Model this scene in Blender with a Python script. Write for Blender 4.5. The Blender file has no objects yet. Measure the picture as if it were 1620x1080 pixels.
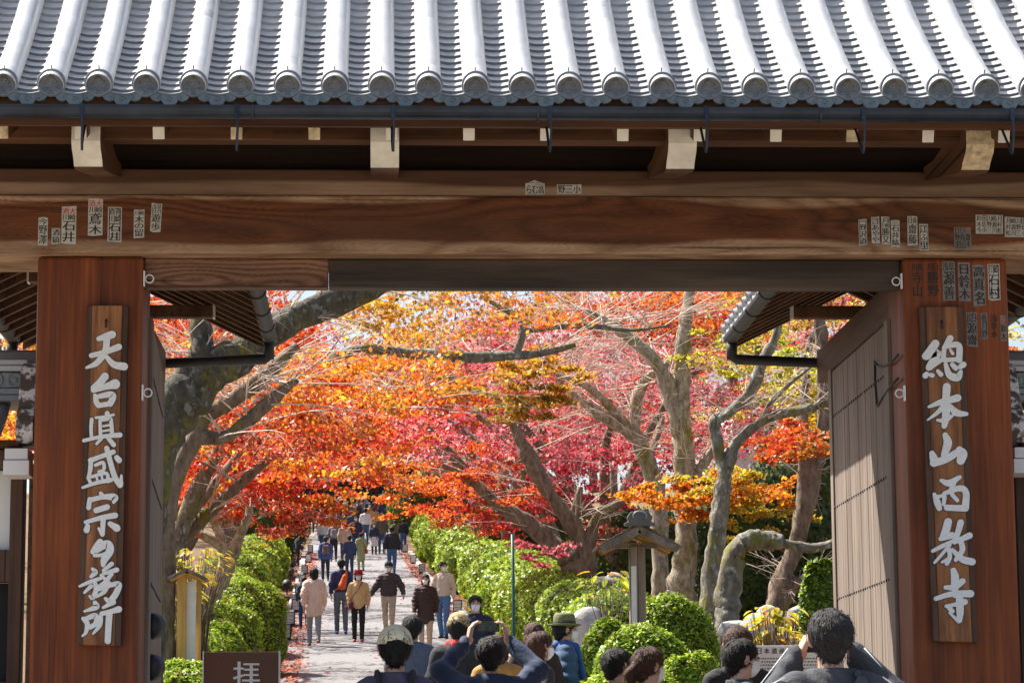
import bpy, bmesh, math, random
import numpy as np
from mathutils import Vector, Matrix
random.seed(7); rng = np.random.default_rng(11)
S = bpy.context.scene
COL = S.collection
rad = math.radians

# ------------------------------------------------------------------ camera
FPX = 4254.919
CAM = Vector((-0.7581, -14.3881, 0.0))
_pi, _ya, _ro = 0.1581, 0.0474, -0.0068
_F = Vector((math.sin(_ya)*math.cos(_pi), math.cos(_ya)*math.cos(_pi), math.sin(_pi)))
_R = Vector((math.cos(_ya), -math.sin(_ya), 0))
_U = _R.cross(_F)
_R, _U = _R*math.cos(_ro)+_U*math.sin(_ro), _U*math.cos(_ro)-_R*math.sin(_ro)
cd = bpy.data.cameras.new('camera'); cam = bpy.data.objects.new('camera', cd); COL.objects.link(cam)
cd.sensor_width = 36; cd.lens = FPX/1620*36; cd.clip_start = 0.1; cd.clip_end = 3000
mw = Matrix((( _R.x, _U.x, -_F.x, CAM.x), (_R.y, _U.y, -_F.y, CAM.y), (_R.z, _U.z, -_F.z, CAM.z), (0, 0, 0, 1)))
cam.matrix_world = mw
S.camera = cam

# ------------------------------------------------------------------ light
SUN_AZ, SUN_EL = rad(-52), rad(54)        # measured from +Y towards +X
wd = bpy.data.worlds.new('World'); S.world = wd; wd.use_nodes = True
wn = wd.node_tree.nodes; wl = wd.node_tree.links
bg = wn['Background']; sky = wn.new('ShaderNodeTexSky'); sky.sky_type = 'NISHITA'; sky.sun_disc = False
sky.sun_elevation = SUN_EL; sky.sun_rotation = SUN_AZ % (2*math.pi); sky.altitude = 50; sky.air_density = 1.0; sky.dust_density = 3.0; sky.ozone_density = 1.0
wl.new(sky.outputs[0], bg.inputs[0]); bg.inputs[1].default_value = 0.082
sl = bpy.data.lights.new('sun', 'SUN'); so = bpy.data.objects.new('sun', sl); COL.objects.link(so)
sl.energy = 5.0; sl.angle = rad(0.55); sl.color = (1.0, 0.95, 0.87)
sd = Vector((math.sin(SUN_AZ)*math.cos(SUN_EL), math.cos(SUN_AZ)*math.cos(SUN_EL), math.sin(SUN_EL)))
so.rotation_euler = sd.to_track_quat('Z', 'Y').to_euler(); so.location = (-30, 10, 40)
S.view_settings.view_transform = 'Standard'; S.view_settings.look = 'None'
S.view_settings.exposure = 1.32; S.view_settings.gamma = 1; S.view_settings.use_curve_mapping = False
S.cycles.max_bounces = 8; S.cycles.diffuse_bounces = 4; S.cycles.transmission_bounces = 4; S.cycles.transparent_max_bounces = 6

# ------------------------------------------------------------------ helpers
def at(px, py, Y):
    d = _F + _R*((px-810)/FPX) + _U*((540-py)/FPX)
    return CAM + d*((Y-CAM.y)/d.y)
def atX(px, py, X):
    d = _F + _R*((px-810)/FPX) + _U*((540-py)/FPX)
    return CAM + d*((X-CAM.x)/d.x)
def pxm(Y): return FPX/(Y-CAM.y)
HK = [(-60, -3.9), (-14.4, -1.6), (-3.3, -1.05), (0, -.9), (20, .55), (40.1, 2.3), (80, 6.7), (128, 12.6), (150, 15.6), (400, 40)]
def h(Y): return float(np.interp(Y, [k[0] for k in HK], [k[1] for k in HK]))
def pathc(Y): return .2 - .0216*max(Y, 0)
def sstep(a, b, x):
    t = min(1, max(0, (x-a)/(b-a))); return t*t*(3-2*t)
def ground_z(X, Y):
    c = pathc(Y); g = sstep(4, 9, Y)
    return h(Y) + g*(.75*sstep(3.4, 4.6, X-c) + .45*sstep(3.6, 5.2, c-X)) + g*.05*max(0, abs(X-c)-6)

def tag(o, label=None, cat=None, group=None, kind=None):
    if label: o['label'] = label
    if cat: o['category'] = cat
    if group: o['group'] = group
    if kind: o['kind'] = kind
    return o
def thing(name, label, cat, loc=(0, 0, 0), rz=0, group=None):
    o = bpy.data.objects.new(name, None); COL.objects.link(o)
    o.empty_display_size = .1; o.location = loc; o.rotation_euler = (0, 0, rz)
    o['_w'] = 1
    return tag(o, label, cat, group)
def link(name, me, parent=None, world=True):
    o = bpy.data.objects.new(name, me); COL.objects.link(o)
    if parent is not None:
        o.parent = parent
        if world and parent.parent is None and parent.data is None:
            o.matrix_parent_inverse = Matrix.Translation(-Vector(parent.location))
    return o

class MB:
    def __init__(s): s.v = []; s.f = []; s.m = []; s.sm = []
    def add(s, vs, fs, mi=0, smooth=False):
        n = len(s.v); s.v += [tuple(p) for p in vs]
        for f in fs: s.f.append(tuple(i+n for i in f)); s.m.append(mi); s.sm.append(smooth)
        return s
    def box(s, x0, x1, y0, y1, z0, z1, mi=0, M=None):
        vs = [Vector(p) for p in ((x0,y0,z0),(x1,y0,z0),(x1,y1,z0),(x0,y1,z0),(x0,y0,z1),(x1,y0,z1),(x1,y1,z1),(x0,y1,z1))]
        if M is not None: vs = [M @ p for p in vs]
        return s.add(vs, [(0,3,2,1),(4,5,6,7),(0,1,5,4),(1,2,6,5),(2,3,7,6),(3,0,4,7)], mi)
    def prism(s, poly, fn, a, b, mi=0, cap_mi=None, smooth=False):
        """poly: list of 2-D points, fn(u,v,t)->xyz ; extruded t from a to b"""
        n = len(poly)
        vs = [fn(u, v, a) for u, v in poly] + [fn(u, v, b) for u, v in poly]
        s.add(vs, [(i, (i+1) % n, n+(i+1) % n, n+i) for i in range(n)], mi, smooth)
        c = mi if cap_mi is None else cap_mi
        k = len(s.v)-2*n
        s.f += [tuple(k+i for i in reversed(range(n))), tuple(k+n+i for i in range(n))]; s.m += [c, c]; s.sm += [False, False]
        return s
    def tube(s, pts, rr, n=8, mi=0, cap=True, smooth=True):
        pts = [Vector(p) for p in pts]
        if not hasattr(rr, '__len__'): rr = [rr]*len(pts)
        k = len(s.v); up = Vector((0, 0, 1)); prev = None
        for i, p in enumerate(pts):
            d = (pts[min(i+1, len(pts)-1)]-pts[max(i-1, 0)])
            d = d.normalized() if d.length > 1e-9 else Vector((0, 0, 1))
            if prev is None:
                a = d.cross(up if abs(d.z) < .95 else Vector((1, 0, 0))).normalized()
            else:
                a = (prev-d*prev.dot(d)); a = a.normalized() if a.length > 1e-6 else d.orthogonal().normalized()
            prev = a; b = d.cross(a)
            for j in range(n):
                t = 2*math.pi*j/n
                s.v.append(tuple(p+(a*math.cos(t)+b*math.sin(t))*rr[i]))
        for i in range(len(pts)-1):
            for j in range(n):
                s.f.append((k+i*n+j, k+i*n+(j+1) % n, k+(i+1)*n+(j+1) % n, k+(i+1)*n+j)); s.m.append(mi); s.sm.append(smooth)
        if cap:
            s.f.append(tuple(k+j for j in reversed(range(n)))); s.m.append(mi); s.sm.append(False)
            e = k+(len(pts)-1)*n
            s.f.append(tuple(e+j for j in range(n))); s.m.append(mi); s.sm.append(False)
        return s
    def lathe(s, prof, n=20, mi=0, M=None, smooth=True):
        k = len(s.v)
        for r, z in prof:
            for j in range(n):
                p = Vector((r*math.cos(2*math.pi*j/n), r*math.sin(2*math.pi*j/n), z)); s.v.append(tuple(M @ p if M is not None else p))
        for i in range(len(prof)-1):
            for j in range(n):
                s.f.append((k+i*n+j, k+i*n+(j+1) % n, k+(i+1)*n+(j+1) % n, k+(i+1)*n+j)); s.m.append(mi); s.sm.append(smooth)
        for e, rv in ((0, True), (len(prof)-1, False)):
            if prof[e][0] > 1e-6:
                ids = [k+e*n+j for j in range(n)]
                s.f.append(tuple(reversed(ids) if rv else ids)); s.m.append(mi); s.sm.append(False)
        return s
    def mesh(s, name, mats):
        me = bpy.data.meshes.new(name); me.from_pydata(s.v, [], s.f)
        for m in (mats if isinstance(mats, (list, tuple)) else [mats]): me.materials.append(m)
        me.polygons.foreach_set('material_index', s.m); me.polygons.foreach_set('use_smooth', s.sm)
        me.update(); return me
    def build(s, name, mats, parent=None, bevel=0, world=True):
        o = link(name, s.mesh(name, mats), parent, world)
        if bevel:
            b = o.modifiers.new('bevel', 'BEVEL'); b.width = bevel; b.segments = 2; b.limit_method = 'ANGLE'; b.angle_limit = rad(40)
        return o

def crom(pts, k=5):
    """Catmull-Rom through tuples"""
    P = [np.array(p, float) for p in pts]; P = [2*P[0]-P[1]]+P+[2*P[-1]-P[-2]]; out = []
    for i in range(1, len(P)-2):
        for j in range(k):
            t = j/k
            out.append(.5*((2*P[i])+(P[i+1]-P[i-1])*t+(2*P[i-1]-5*P[i]+4*P[i+1]-P[i+2])*t*t+(3*P[i]-P[i-1]-3*P[i+1]+P[i+2])*t**3))
    out.append(P[-2]); return out

# ------------------------------------------------------------------ materials
class NT:
    def __init__(s, name):
        s.m = bpy.data.materials.new(name); s.m.use_nodes = True; s.n = s.m.node_tree.nodes; s.l = s.m.node_tree.links
        s.b = s.n['Principled BSDF']; s.out = s.n['Material Output']; s._c = None
    def new(s, t, **k):
        n = s.n.new(t)
        for a, b in k.items(): setattr(n, a, b)
        return n
    def lk(s, a, b): s.l.new(a, b)
    def coord(s, sc=(1, 1, 1), rnd=True):
        tc = s.new('ShaderNodeTexCoord'); mp = s.new('ShaderNodeMapping'); mp.inputs['Scale'].default_value = sc
        if rnd:
            oi = s.new('ShaderNodeObjectInfo'); mu = s.new('ShaderNodeVectorMath', operation='MULTIPLY_ADD')
            cb = s.new('ShaderNodeCombineXYZ')
            for i in range(3): s.lk(oi.outputs['Random'], cb.inputs[i])
            mu.inputs[1].default_value = (17.3, 9.1, 23.7)
            s.lk(cb.outputs[0], mu.inputs[0]); s.lk(tc.outputs['Object'], mu.inputs[2]); s.lk(mu.outputs[0], mp.inputs['Vector'])
        else: s.lk(tc.outputs['Object'], mp.inputs['Vector'])
        return mp.outputs[0]
    def noise(s, vec, scale, detail=3, rough=.55, dist=0):
        n = s.new('ShaderNodeTexNoise'); n.inputs['Scale'].default_value = scale; n.inputs['Detail'].default_value = detail
        n.inputs['Roughness'].default_value = rough; n.inputs['Distortion'].default_value = dist
        s.lk(vec, n.inputs['Vector']); return n.outputs['Fac']
    def math(s, op, a, b=None, clamp=False):
        n = s.new('ShaderNodeMath', operation=op); n.use_clamp = clamp
        for i, x in enumerate((a, b)):
            if x is None: continue
            if isinstance(x, (int, float)): n.inputs[i].default_value = x
            else: s.lk(x, n.inputs[i])
        return n.outputs[0]
    def ramp(s, fac, stops):
        n = s.new('ShaderNodeValToRGB'); e = n.color_ramp.elements
        while len(e) < len(stops): e.new(.5)
        for i, (p, c) in enumerate(stops): e[i].position = p; e[i].color = (*c, 1) if len(c) == 3 else c
        s.lk(fac, n.inputs[0]); return n.outputs[0]
    def mix(s, fac, a, b, mode='MIX'):
        n = s.new('ShaderNodeMixRGB', blend_type=mode)
        for i, x in ((0, fac), (1, a), (2, b)):
            if isinstance(x, (int, float)): n.inputs[i].default_value = x
            elif isinstance(x, tuple): n.inputs[i].default_value = (*x, 1)
            else: s.lk(x, n.inputs[i])
        return n.outputs[0]
    def bump(s, hgt, strength=.3, dist=.01):
        n = s.new('ShaderNodeBump'); n.inputs['Strength'].default_value = strength; n.inputs['Distance'].default_value = dist
        s.lk(hgt, n.inputs['Height']); s.lk(n.outputs[0], s.b.inputs['Normal'])
    def done(s, col=None, rough=.6, metal=0, spec=None):
        if col is not None:
            if isinstance(col, tuple): s.b.inputs['Base Color'].default_value = (*col, 1)
            else: s.lk(col, s.b.inputs['Base Color'])
        if isinstance(rough, (int, float)): s.b.inputs['Roughness'].default_value = rough
        else: s.lk(rough, s.b.inputs['Roughness'])
        s.b.inputs['Metallic'].default_value = metal
        if spec is not None: s.b.inputs['Specular IOR Level'].default_value = spec
        return s.m

def plain(name, col, rough=.6, var=.18, scale=9, metal=0, bump=.0, spec=None):
    t = NT(name); v = t.coord(); n = t.noise(v, scale, 4)
    lo = tuple(c*(1-var) for c in col); hi = tuple(min(1, c*(1+var)) for c in col)
    c = t.ramp(n, [(.3, lo), (.7, hi)])
    if bump: t.bump(n, bump, .01)
    return t.done(c, rough, metal, spec)

def wood(name, axis, dark, light, rings=22, scale=2.2, stretch=.14, fiber=.35, rough=.62, grainmix=.8, heart=None, rnd=True, stain=None, bump=.25):
    t = NT(name)
    sc = [1.0, 1.0, 1.0]; sc[axis] = stretch
    v = t.coord(tuple(sc), rnd)
    big = t.noise(v, scale, 2, .45)
    s = t.math('SINE', t.math('MULTIPLY', big, rings*6.28))
    g = t.math('MULTIPLY_ADD', s, .5); g.node.inputs[2].default_value = .5
    g = t.math('POWER', g, .6)
    g2 = t.math('SINE', t.math('MULTIPLY', t.noise(v, scale*1.7, 4, .55), rings*11.0)); g2 = t.math('MULTIPLY_ADD', g2, .5); g2.node.inputs[2].default_value = .5
    g = t.math('ADD', t.math('MULTIPLY', g, .72), t.math('MULTIPLY', g2, .28))
    sf = [60.0, 60.0, 60.0]; sf[axis] = 1.6
    vf = t.coord(tuple(sf), rnd); fb = t.noise(vf, 1.0, 3, .6)
    fac = t.math('ADD', t.math('MULTIPLY', g, grainmix*(1-fiber)), t.math('MULTIPLY', fb, fiber*1.3), clamp=True)
    col = t.ramp(fac, [(.12, dark), (.85, light)])
    if heart:
        # heartwood body: a long darker lens along the beam, real colour of the timber
        tc = t.new('ShaderNodeTexCoord'); sp = t.new('ShaderNodeSeparateXYZ'); t.lk(tc.outputs['Object'], sp.inputs[0])
        vh = t.coord((.55, .0, 1.1), rnd); nh = t.noise(vh, 1.0, 1.5, .4)
        d = t.math('ABSOLUTE', t.math('SUBTRACT', sp.outputs[2], heart['z']))
        e = t.math('SUBTRACT', t.math('MULTIPLY', nh, heart['amp']), d)
        m = t.math('MULTIPLY_ADD', e, 1/heart.get('soft', .02), clamp=True); m.node.inputs[2].default_value = heart['off']
        colh = t.ramp(fac, [(.1, heart['dark']), (.9, heart['light'])])
        col = t.mix(m, col, colh)
    ss = [3.2, 3.2, 3.2]; ss[axis] = .35; vs = t.coord(tuple(ss), rnd); st = t.noise(vs, 1.7, 5, .6)
    col = t.mix(t.math('MULTIPLY', t.ramp(st, [(.42, (0, 0, 0)), (.66, (1, 1, 1))]), .6), col, stain or tuple(c*.45 for c in dark))
    crk = t.math('MULTIPLY', t.ramp(t.noise(t.coord(tuple(.4*q if q < 2 else .9*q for q in sf), rnd), .55, 2, .5), [(.66, (0, 0, 0)), (.72, (1, 1, 1))]), .75)
    col = t.mix(crk, col, tuple(c*.25 for c in dark))
    t.bump(t.math('SUBTRACT', fac, crk), bump, .006)
    return t.done(col, rough, 0, .22)

M = {}
def bark(name, base, dark, moss=None, mossamt=.5, lich=None):
    t = NT(name); v = t.coord((1, 1, .45)); n = t.noise(v, 11, 7, .7); n2 = t.noise(t.coord((1, 1, .6)), 3.0, 7, .72)
    c = t.ramp(n, [(.3, dark), (.62, base)])
    if lich: c = t.mix(t.ramp(t.noise(t.coord((1, 1, .7)), 13, 5, .62), [(.56, (0, 0, 0)), (.64, (.9, .9, .9))]), c, lich)
    if moss: c = t.mix(t.ramp(n2, [(mossamt, (0, 0, 0)), (mossamt+.12, (1, 1, 1))]), c, moss)
    t.bump(n, 1.0, .05); return t.done(c, .9)
def leafmat(name, trans=.5):
    t = NT(name); a = t.new('ShaderNodeAttribute', attribute_name='Col')
    d = t.new('ShaderNodeBsdfDiffuse'); tr = t.new('ShaderNodeBsdfTranslucent'); gl = t.new('ShaderNodeBsdfGlossy'); gl.inputs['Roughness'].default_value = .45
    t.lk(a.outputs['Color'], d.inputs[0]); t.lk(a.outputs['Color'], tr.inputs[0])
    m1 = t.new('ShaderNodeMixShader'); m1.inputs[0].default_value = trans; t.lk(d.outputs[0], m1.inputs[1]); t.lk(tr.outputs[0], m1.inputs[2])
    m2 = t.new('ShaderNodeMixShader'); m2.inputs[0].default_value = .04; t.lk(m1.outputs[0], m2.inputs[1]); t.lk(gl.outputs[0], m2.inputs[2])
    t.n.remove(t.b); t.lk(m2.outputs[0], t.out.inputs[0]); return t.m
# ------------------------------------------------------------------ material set for the gate
def tilemat(name, a, b, rough):
    t = NT(name); n = t.noise(t.coord((1, 1, 1)), 5, 5, .6); n2 = t.noise(t.coord((1, 1, 1)), 38, 3, .6)
    n3 = t.noise(t.coord((1.5, .5, 1)), 2.2, 6, .7); c = t.mix(t.math('MULTIPLY', n2, .5), t.ramp(n, [(.3, a), (.65, b)]), tuple(x*.75 for x in a)); c = t.mix(t.ramp(n3, [(.60, (0, 0, 0)), (.72, (.55, .55, .55))]), c, tuple(x*.35 for x in a))
    t.bump(n2, .12, .003); return t.done(c, t.ramp(n, [(.3, (rough-.1,)*3), (.7, (rough+.12,)*3)]), 0, .6)
M['tile'] = tilemat('roof_tile_glaze', (.44, .445, .455), (.58, .585, .59), .36)
M['tile_dark'] = tilemat('dark_and_shaded_tile_clay', (.17, .19, .21), (.30, .31, .33), .5)  # dark grey of the smaller roofs; also holds shade on discs and pan lips
M['tile_pat'] = tilemat('verdigris_tile_clay', (.15, .19, .21), (.27, .32, .33), .55)
M['gutter'] = plain('gutter_metal', (.022, .032, .05), .42, .5, 4, .4)
M['iron'] = plain('dark_iron', (.035, .036, .038), .6, .3, 12, .2)
M['beam'] = wood('main_lintel_wood', 0, (.22, .11, .056), (.62, .42, .27), rings=24, scale=1.9, stretch=.2, fiber=.3, rnd=False,
                 heart=dict(z=2.935, amp=.30, off=-1.4, soft=.022, dark=(.045, .012, .006), light=(.23, .078, .030)))
M['beam_up'] = wood('upper_lintel_wood', 0, (.15, .085, .05), (.40, .27, .185), rings=8, scale=1.6, stretch=.12, fiber=.45, rnd=False,
                    heart=dict(z=3.22, amp=.16, off=-.6, soft=.02, dark=(.07, .032, .018), light=(.13, .065, .037)))
M['beam_lo_l'] = wood('lower_lintel_brown', 0, (.10, .04, .022), (.36, .20, .125), rings=26, scale=2.6, stretch=.2, fiber=.2)
M['beam_lo_r'] = wood('lower_lintel_grey', 0, (.035, .026, .021), (.13, .095, .07), rings=6, scale=1.6, stretch=.1, fiber=.6)
M['pillar'] = wood('pillar_wood', 2, (.04, .010, .005), (.32, .085, .024), rings=7, scale=1.8, stretch=.07, fiber=.55, stain=(.035, .012, .009), rough=.5)
M['board'] = wood('signboard_wood', 2, (.07, .026, .012), (.44, .19, .075), rings=9, scale=4.2, stretch=.1, fiber=.5, stain=(.03, .016, .015), rough=.55)
M['board_edge'] = wood('signboard_edge_wood', 2, (.04, .021, .015), (.15, .085, .058), rings=5, scale=4, stretch=.1, fiber=.6)
M['door'] = wood('door_wood', 2, (.09, .068, .056), (.30, .24, .195), rings=5, scale=3, stretch=.05, fiber=.75, stain=(.10, .075, .062), rough=.7)
M['eave'] = wood('eave_timber', 0, (.045, .018, .009), (.14, .06, .026), rings=6, scale=2, stretch=.1, fiber=.5)
M['eave_y'] = wood('rafter_timber', 1, (.06, .026, .013), (.17, .085, .042), rings=6, scale=2, stretch=.1, fiber=.5)
M['soffit'] = wood('soffit_board', 0, (.012, .006, .004), (.035, .018, .011), rings=5, scale=2, stretch=.1, fiber=.6)  # near black wood: the shade under the eaves is put into its colour
M['soffit2'] = wood('dark_tie_timber', 1, (.05, .024, .013), (.15, .08, .045), rings=6, scale=2, stretch=.1, fiber=.5)
M['white'] = plain('white_limewash', (.72, .69, .60), .8, .14, 14)
M['whiteb'] = plain('aged_limewash', (.55, .44, .28), .8, .45, 22)
M['letter'] = plain('white_lettering', (.78, .79, .78), .6, .08, 60)
M['carve_shadow'] = plain('carved_shadow_edge', (.085, .075, .07), .8, .3, 40)
M['ink'] = plain('black_ink', (.018, .018, .02), .7, .2, 60)
M['redink'] = plain('red_ink', (.5, .05, .04), .7, .2, 60)
M['paper'] = plain('slip_paper', (.52, .51, .47), .85, .15, 40)
M['paper_g'] = plain('weathered_slip_paper', (.20, .185, .175), .85, .3, 40)
M['plaster'] = plain('white_plaster', (.76, .77, .77), .9, .05, 3)
M['steel'] = plain('white_steel', (.75, .76, .78), .35, .08, 20)
M['gap'] = plain('dark_interior', (.012, .012, .014), .9, .2, 5)  # near black colour standing in for shade inside openings

# ------------------------------------------------------------------ glyphs from the built-in font
_glyph = {}
def load_glyphs(chars):
    obs = []
    for c in sorted(set(chars)):
        cu = bpy.data.curves.new('g', 'FONT'); cu.body = c; cu.resolution_u = 3; cu.offset = 0
        o = bpy.data.objects.new('g', cu); COL.objects.link(o); obs.append((c, o))
    bpy.context.view_layer.update(); dg = bpy.context.evaluated_depsgraph_get()
    for c, o in obs:
        me = bpy.data.meshes.new_from_object(o.evaluated_get(dg))
        V = np.array([v.co[:2] for v in me.vertices]); Fs = [tuple(p.vertices) for p in me.polygons]
        if len(V):
            lo, hi = V.min(0), V.max(0); V = (V-(lo+hi)/2)/max(1e-6, (hi-lo)[1], (hi-lo)[0])
        _glyph[c] = (V, Fs); cu = o.data
        bpy.data.objects.remove(o); bpy.data.curves.remove(cu); bpy.data.meshes.remove(me)
def put_glyph(mb, c, cx, cz, w, hh, Y, mi, ang=0):
    """glyph facing -Y, fitted to w x hh, at plane y=Y"""
    V, Fs = _glyph[c]
    if not len(V): return
    ca, sa = math.cos(ang), math.sin(ang)
    vs = [(cx+(x*w*ca-z*hh*sa), Y, cz+(x*w*sa+z*hh*ca)) for x, z in V]
    for k_ in (-1, 0, 1):
        mb.add([(x+k_*.022*w, y-.00012*k_, z) for x, y, z in vs], Fs, mi)
load_glyphs('野澤酒鎮石井鳶木留遊歩小三高らむ沢道あや勝又紘齋藤江ふ里川崎大今月日善源寺真名村浅草一拝観本遺産滋賀県大津民比叡山の心と鈴田佐松水')

# ------------------------------------------------------------------ THE GATE
GX, GY = 0.0, 0.2
gate = thing('temple_gate', 'large dark timber temple gate with grey tiled roof and thick pillars', 'gate', (GX, GY, h(GY)-.1))
ZB, ZM, ZT = 2.762, 3.083, 3.232            # lintel bottom / joint / top
for (x0, x1) in ((-2.64, -2.07), (2.07, 2.65)):
    p = MB().box(x0, x1, 0, .46, h(0)-.1, ZB).build('pillar', M['pillar'], gate, .022)
    s = MB().box(x0-.07, x1+.07, -.07, .53, h(0)-.12, h(0)+.10).build('base_stone', None or plain('base_stone_granite', (.33, .32, .30), .85, .3, 30), gate, .02)
lint = MB().box(-4.0, 4.0, -.085, .50, ZB+.002, ZM).build('main_lintel', M['beam'], gate, .012)
MB().box(-4.0, 4.0, -.065, .46, ZM+.003, ZT).build('upper_lintel', M['beam_up'], gate, .008)
sx = -1.07
MB().box(-2.07, sx-.003, .05, .165, 2.602, ZB).build('lower_lintel', M['beam_lo_l'], gate, .01)
MB().box(sx, 2.07, .055, .165, 2.600, ZB).build('lower_lintel', M['beam_lo_r'], gate, .01)
# white eye hooks on the pillars
for (px, py, sd_) in ((231, 441, 1), (229, 621, 1), (1425, 445, -1), (1432, 622, -1)):
    q = at(px, py, .02); X = -2.07 if sd_ > 0 else 2.07
    mb = MB().box(min(X, X+sd_*.008), max(X, X+sd_*.008), .005, .035, q.z-.042, q.z+.042)
    ring = [(X+sd_*(.032+.022*math.cos(t)), .02, q.z+.022*math.sin(t)) for t in np.linspace(0, 2*math.pi, 15)]
    mb.tube(ring, .0042, 6, cap=False).build('eye_hook', M['steel'], gate)

# ---- roof
E0 = Vector((0, -1.40, 3.3615)); TS = .2326; TX0 = -2.4072
def roofpt(s):
    """profile of the tile bed: s metres up the slope from the eave -> (y,z,angle)"""
    n = 24; y, z = E0.y, E0.z-.055
    ds = s/n
    for i in range(n):
        a = rad(32.0+7.0*min(1.8, (i+.5)*ds)); y += ds*math.cos(a); z += ds*math.sin(a)
    return y, z, rad(32.0+7.0*min(1.8, s))
SL = 1.98                                  # slope length to the ridge
yr, zr, ar = roofpt(SL)
mb = MB()
prof = [roofpt(s)[:2] for s in np.linspace(0.03, SL, 12)]
back = [(2*yr-y, z) for y, z in reversed(prof)]
line = prof+back[1:]
poly = [(y, z-.03) for y, z in line]+[(y, z-.10) for y, z in reversed(line)]
mb.prism(poly, lambda u, v, t: (t, u, v), -4.2, 4.2)
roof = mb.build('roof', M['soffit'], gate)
# tile pieces: shared meshes, local frame x across, y up the slope, z outwards
def cover_mesh(L, r0, r1, n=12):
    m = MB(); a = [math.pi*(-.10+1.2*i/n) for i in range(n+1)]
    out = [[(r*math.cos(t), y, r*math.sin(t)) for t in a] for r, y in ((r0, 0), (r0*1.0, L*.5), (r1, L))]
    inn = [[((r-.004)*math.cos(t), 0, (r-.004)*math.sin(t)) for t in a] for r in (r0,)]
    vs = sum(out, [])+inn[0]; k = n+1
    fs = [(i*k+j, i*k+j+1, (i+1)*k+j+1, (i+1)*k+j) for i in range(2) for j in range(n)]
    m.add(vs, fs, 0, True); m.add(out[0]+inn[0], [(j, k+j, k+j+1, j+1) for j in range(n)], 0)
    return m.mesh('cover_tile', M['tile'])
def pan_mesh(L=.19, W=.215, sag=.030, th=.019, n=8):
    m = MB(); xs = [W*(-.5+i/n) for i in range(n+1)]
    c = lambda x: sag*((2*x/W)**2-1)
    t0 = [(x, 0, c(x)+th) for x in xs]; t1 = [(x, L, c(x)+.001) for x in xs]; b0 = [(x, .004, c(x)) for x in xs]
    k = n+1
    m.add(t0+t1, [(j, j+1, k+j+1, k+j) for j in range(n)], 0, True)
    m.add(t0+b0, [(j, k+j, k+j+1, j+1) for j in range(n)], 1)  # front lip takes the darker tile colour: its shade is painted in
    return m.mesh('pan_tile', [M['tile'], M['tile_dark']])
def disc_mesh():
    m = MB(); r = .0715; Mx = Matrix.Rotation(rad(90), 4, 'X')          # lathe axis -> -Y
    m.lathe([(r*.9, -.03), (r, -.012), (r, .006), (r-.002, .012), (r-.010, .012), (r-.013, .002), (0.0001, .002)], 28, 0, Mx)
    # relief: mountain chevron over waves
    def bar(p, w):
        m.tube([(x, -.004, z) for x, z in p], w, 5)
    bar([(-.026, .0), (-.004, .033), (.0, .034), (.026, -.004)], .0042); bar([(-.012, .012), (.002, .026)], .003)
    for i, z0 in enumerate((-.012, -.023, -.034)):
        bar([(x, z0+.004*math.sin(x*160+i*2)) for x in np.linspace(-.036+i*.005, .036-i*.006, 9)], .0034)
    bar([(.004, .006), (.018, .001), (.03, .006)], .0035); bar([(-.034, .003), (-.018, -.002), (-.006, .004)], .0032)
    return m.mesh('eave_disc', M['tile_dark'])  # darker copy of the roof tile paints the shade on the disc face
def pend_mesh():
    m = MB(); W = .205
    pts = []
    for i in range(21):                      # scalloped lower edge: two ears and a round drop
        x = W*(-.5+i/20); a = abs(x)
        z = -.072+a*a*9 if a < .036 else (-.052+abs(a-.062)*.3 if a < .085 else -.052+(a-.085)*2.2)
        pts.append((x, z))
    top = [(x, .030*((2*x/W)**2-1)+.018) for x, _ in reversed(pts)]
    m.prism(pts+top, lambda u, v, t: (u, t, v), -.012, .010)
    def curl(cx, cz, r, sgn, t0=0):
        m.tube([(cx+sgn*r*(1-.09*k)*math.cos(t0+k*.75), -.0135, cz+r*(1-.09*k)*math.sin(t0+k*.75)) for k in range(9)], .0035, 5)
    curl(0, -.040, .017, 1); curl(.052, -.030, .014, 1, 2.4); curl(-.052, -.030, .014, -1, 2.4)
    m.tube([(x, -.014, .030*((2*x/W)**2-1)+.012) for x in np.linspace(-W/2, W/2, 9)], .0045, 5)
    return m.mesh('pendant_tile', M['tile_pat'])
def nail_mesh():
    return MB().tube([(0, 0, 0), (0, -.004, .022)], .0032, 6).mesh('nail', plain('rusty_nail', (.16, .06, .04), .8, .3, 30))
def put(name, me, x, s, dz=0, parent=None, tilt=0.0, jit=0.0):
    y, z, a = roofpt(s); a += tilt
    o = bpy.data.objects.new(name, me); COL.objects.link(o); o.parent = parent or roof
    o.location = (x+random.uniform(-jit, jit), y-math.sin(a)*dz, z+math.cos(a)*dz); o.rotation_euler = (a, random.uniform(-jit, jit)*2, random.uniform(-jit, jit)*2)
    return o
CL = .345; EX = .088
cm = [cover_mesh(CL+.02, .0630, .0629), cover_mesh(.20, .0645, .0640)]; pm = pan_mesh(); dm = disc_mesh(); pe = pend_mesh(); nm = nail_mesh()
stuff = MB()
NC = int((SL-.2)/CL)
K0, K1 = -7, 27
def joinmesh(dst, me, Mt):
    dst.add([Mt @ v.co for v in me.vertices], [tuple(p.vertices) for p in me.polygons], 0, True)
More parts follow.
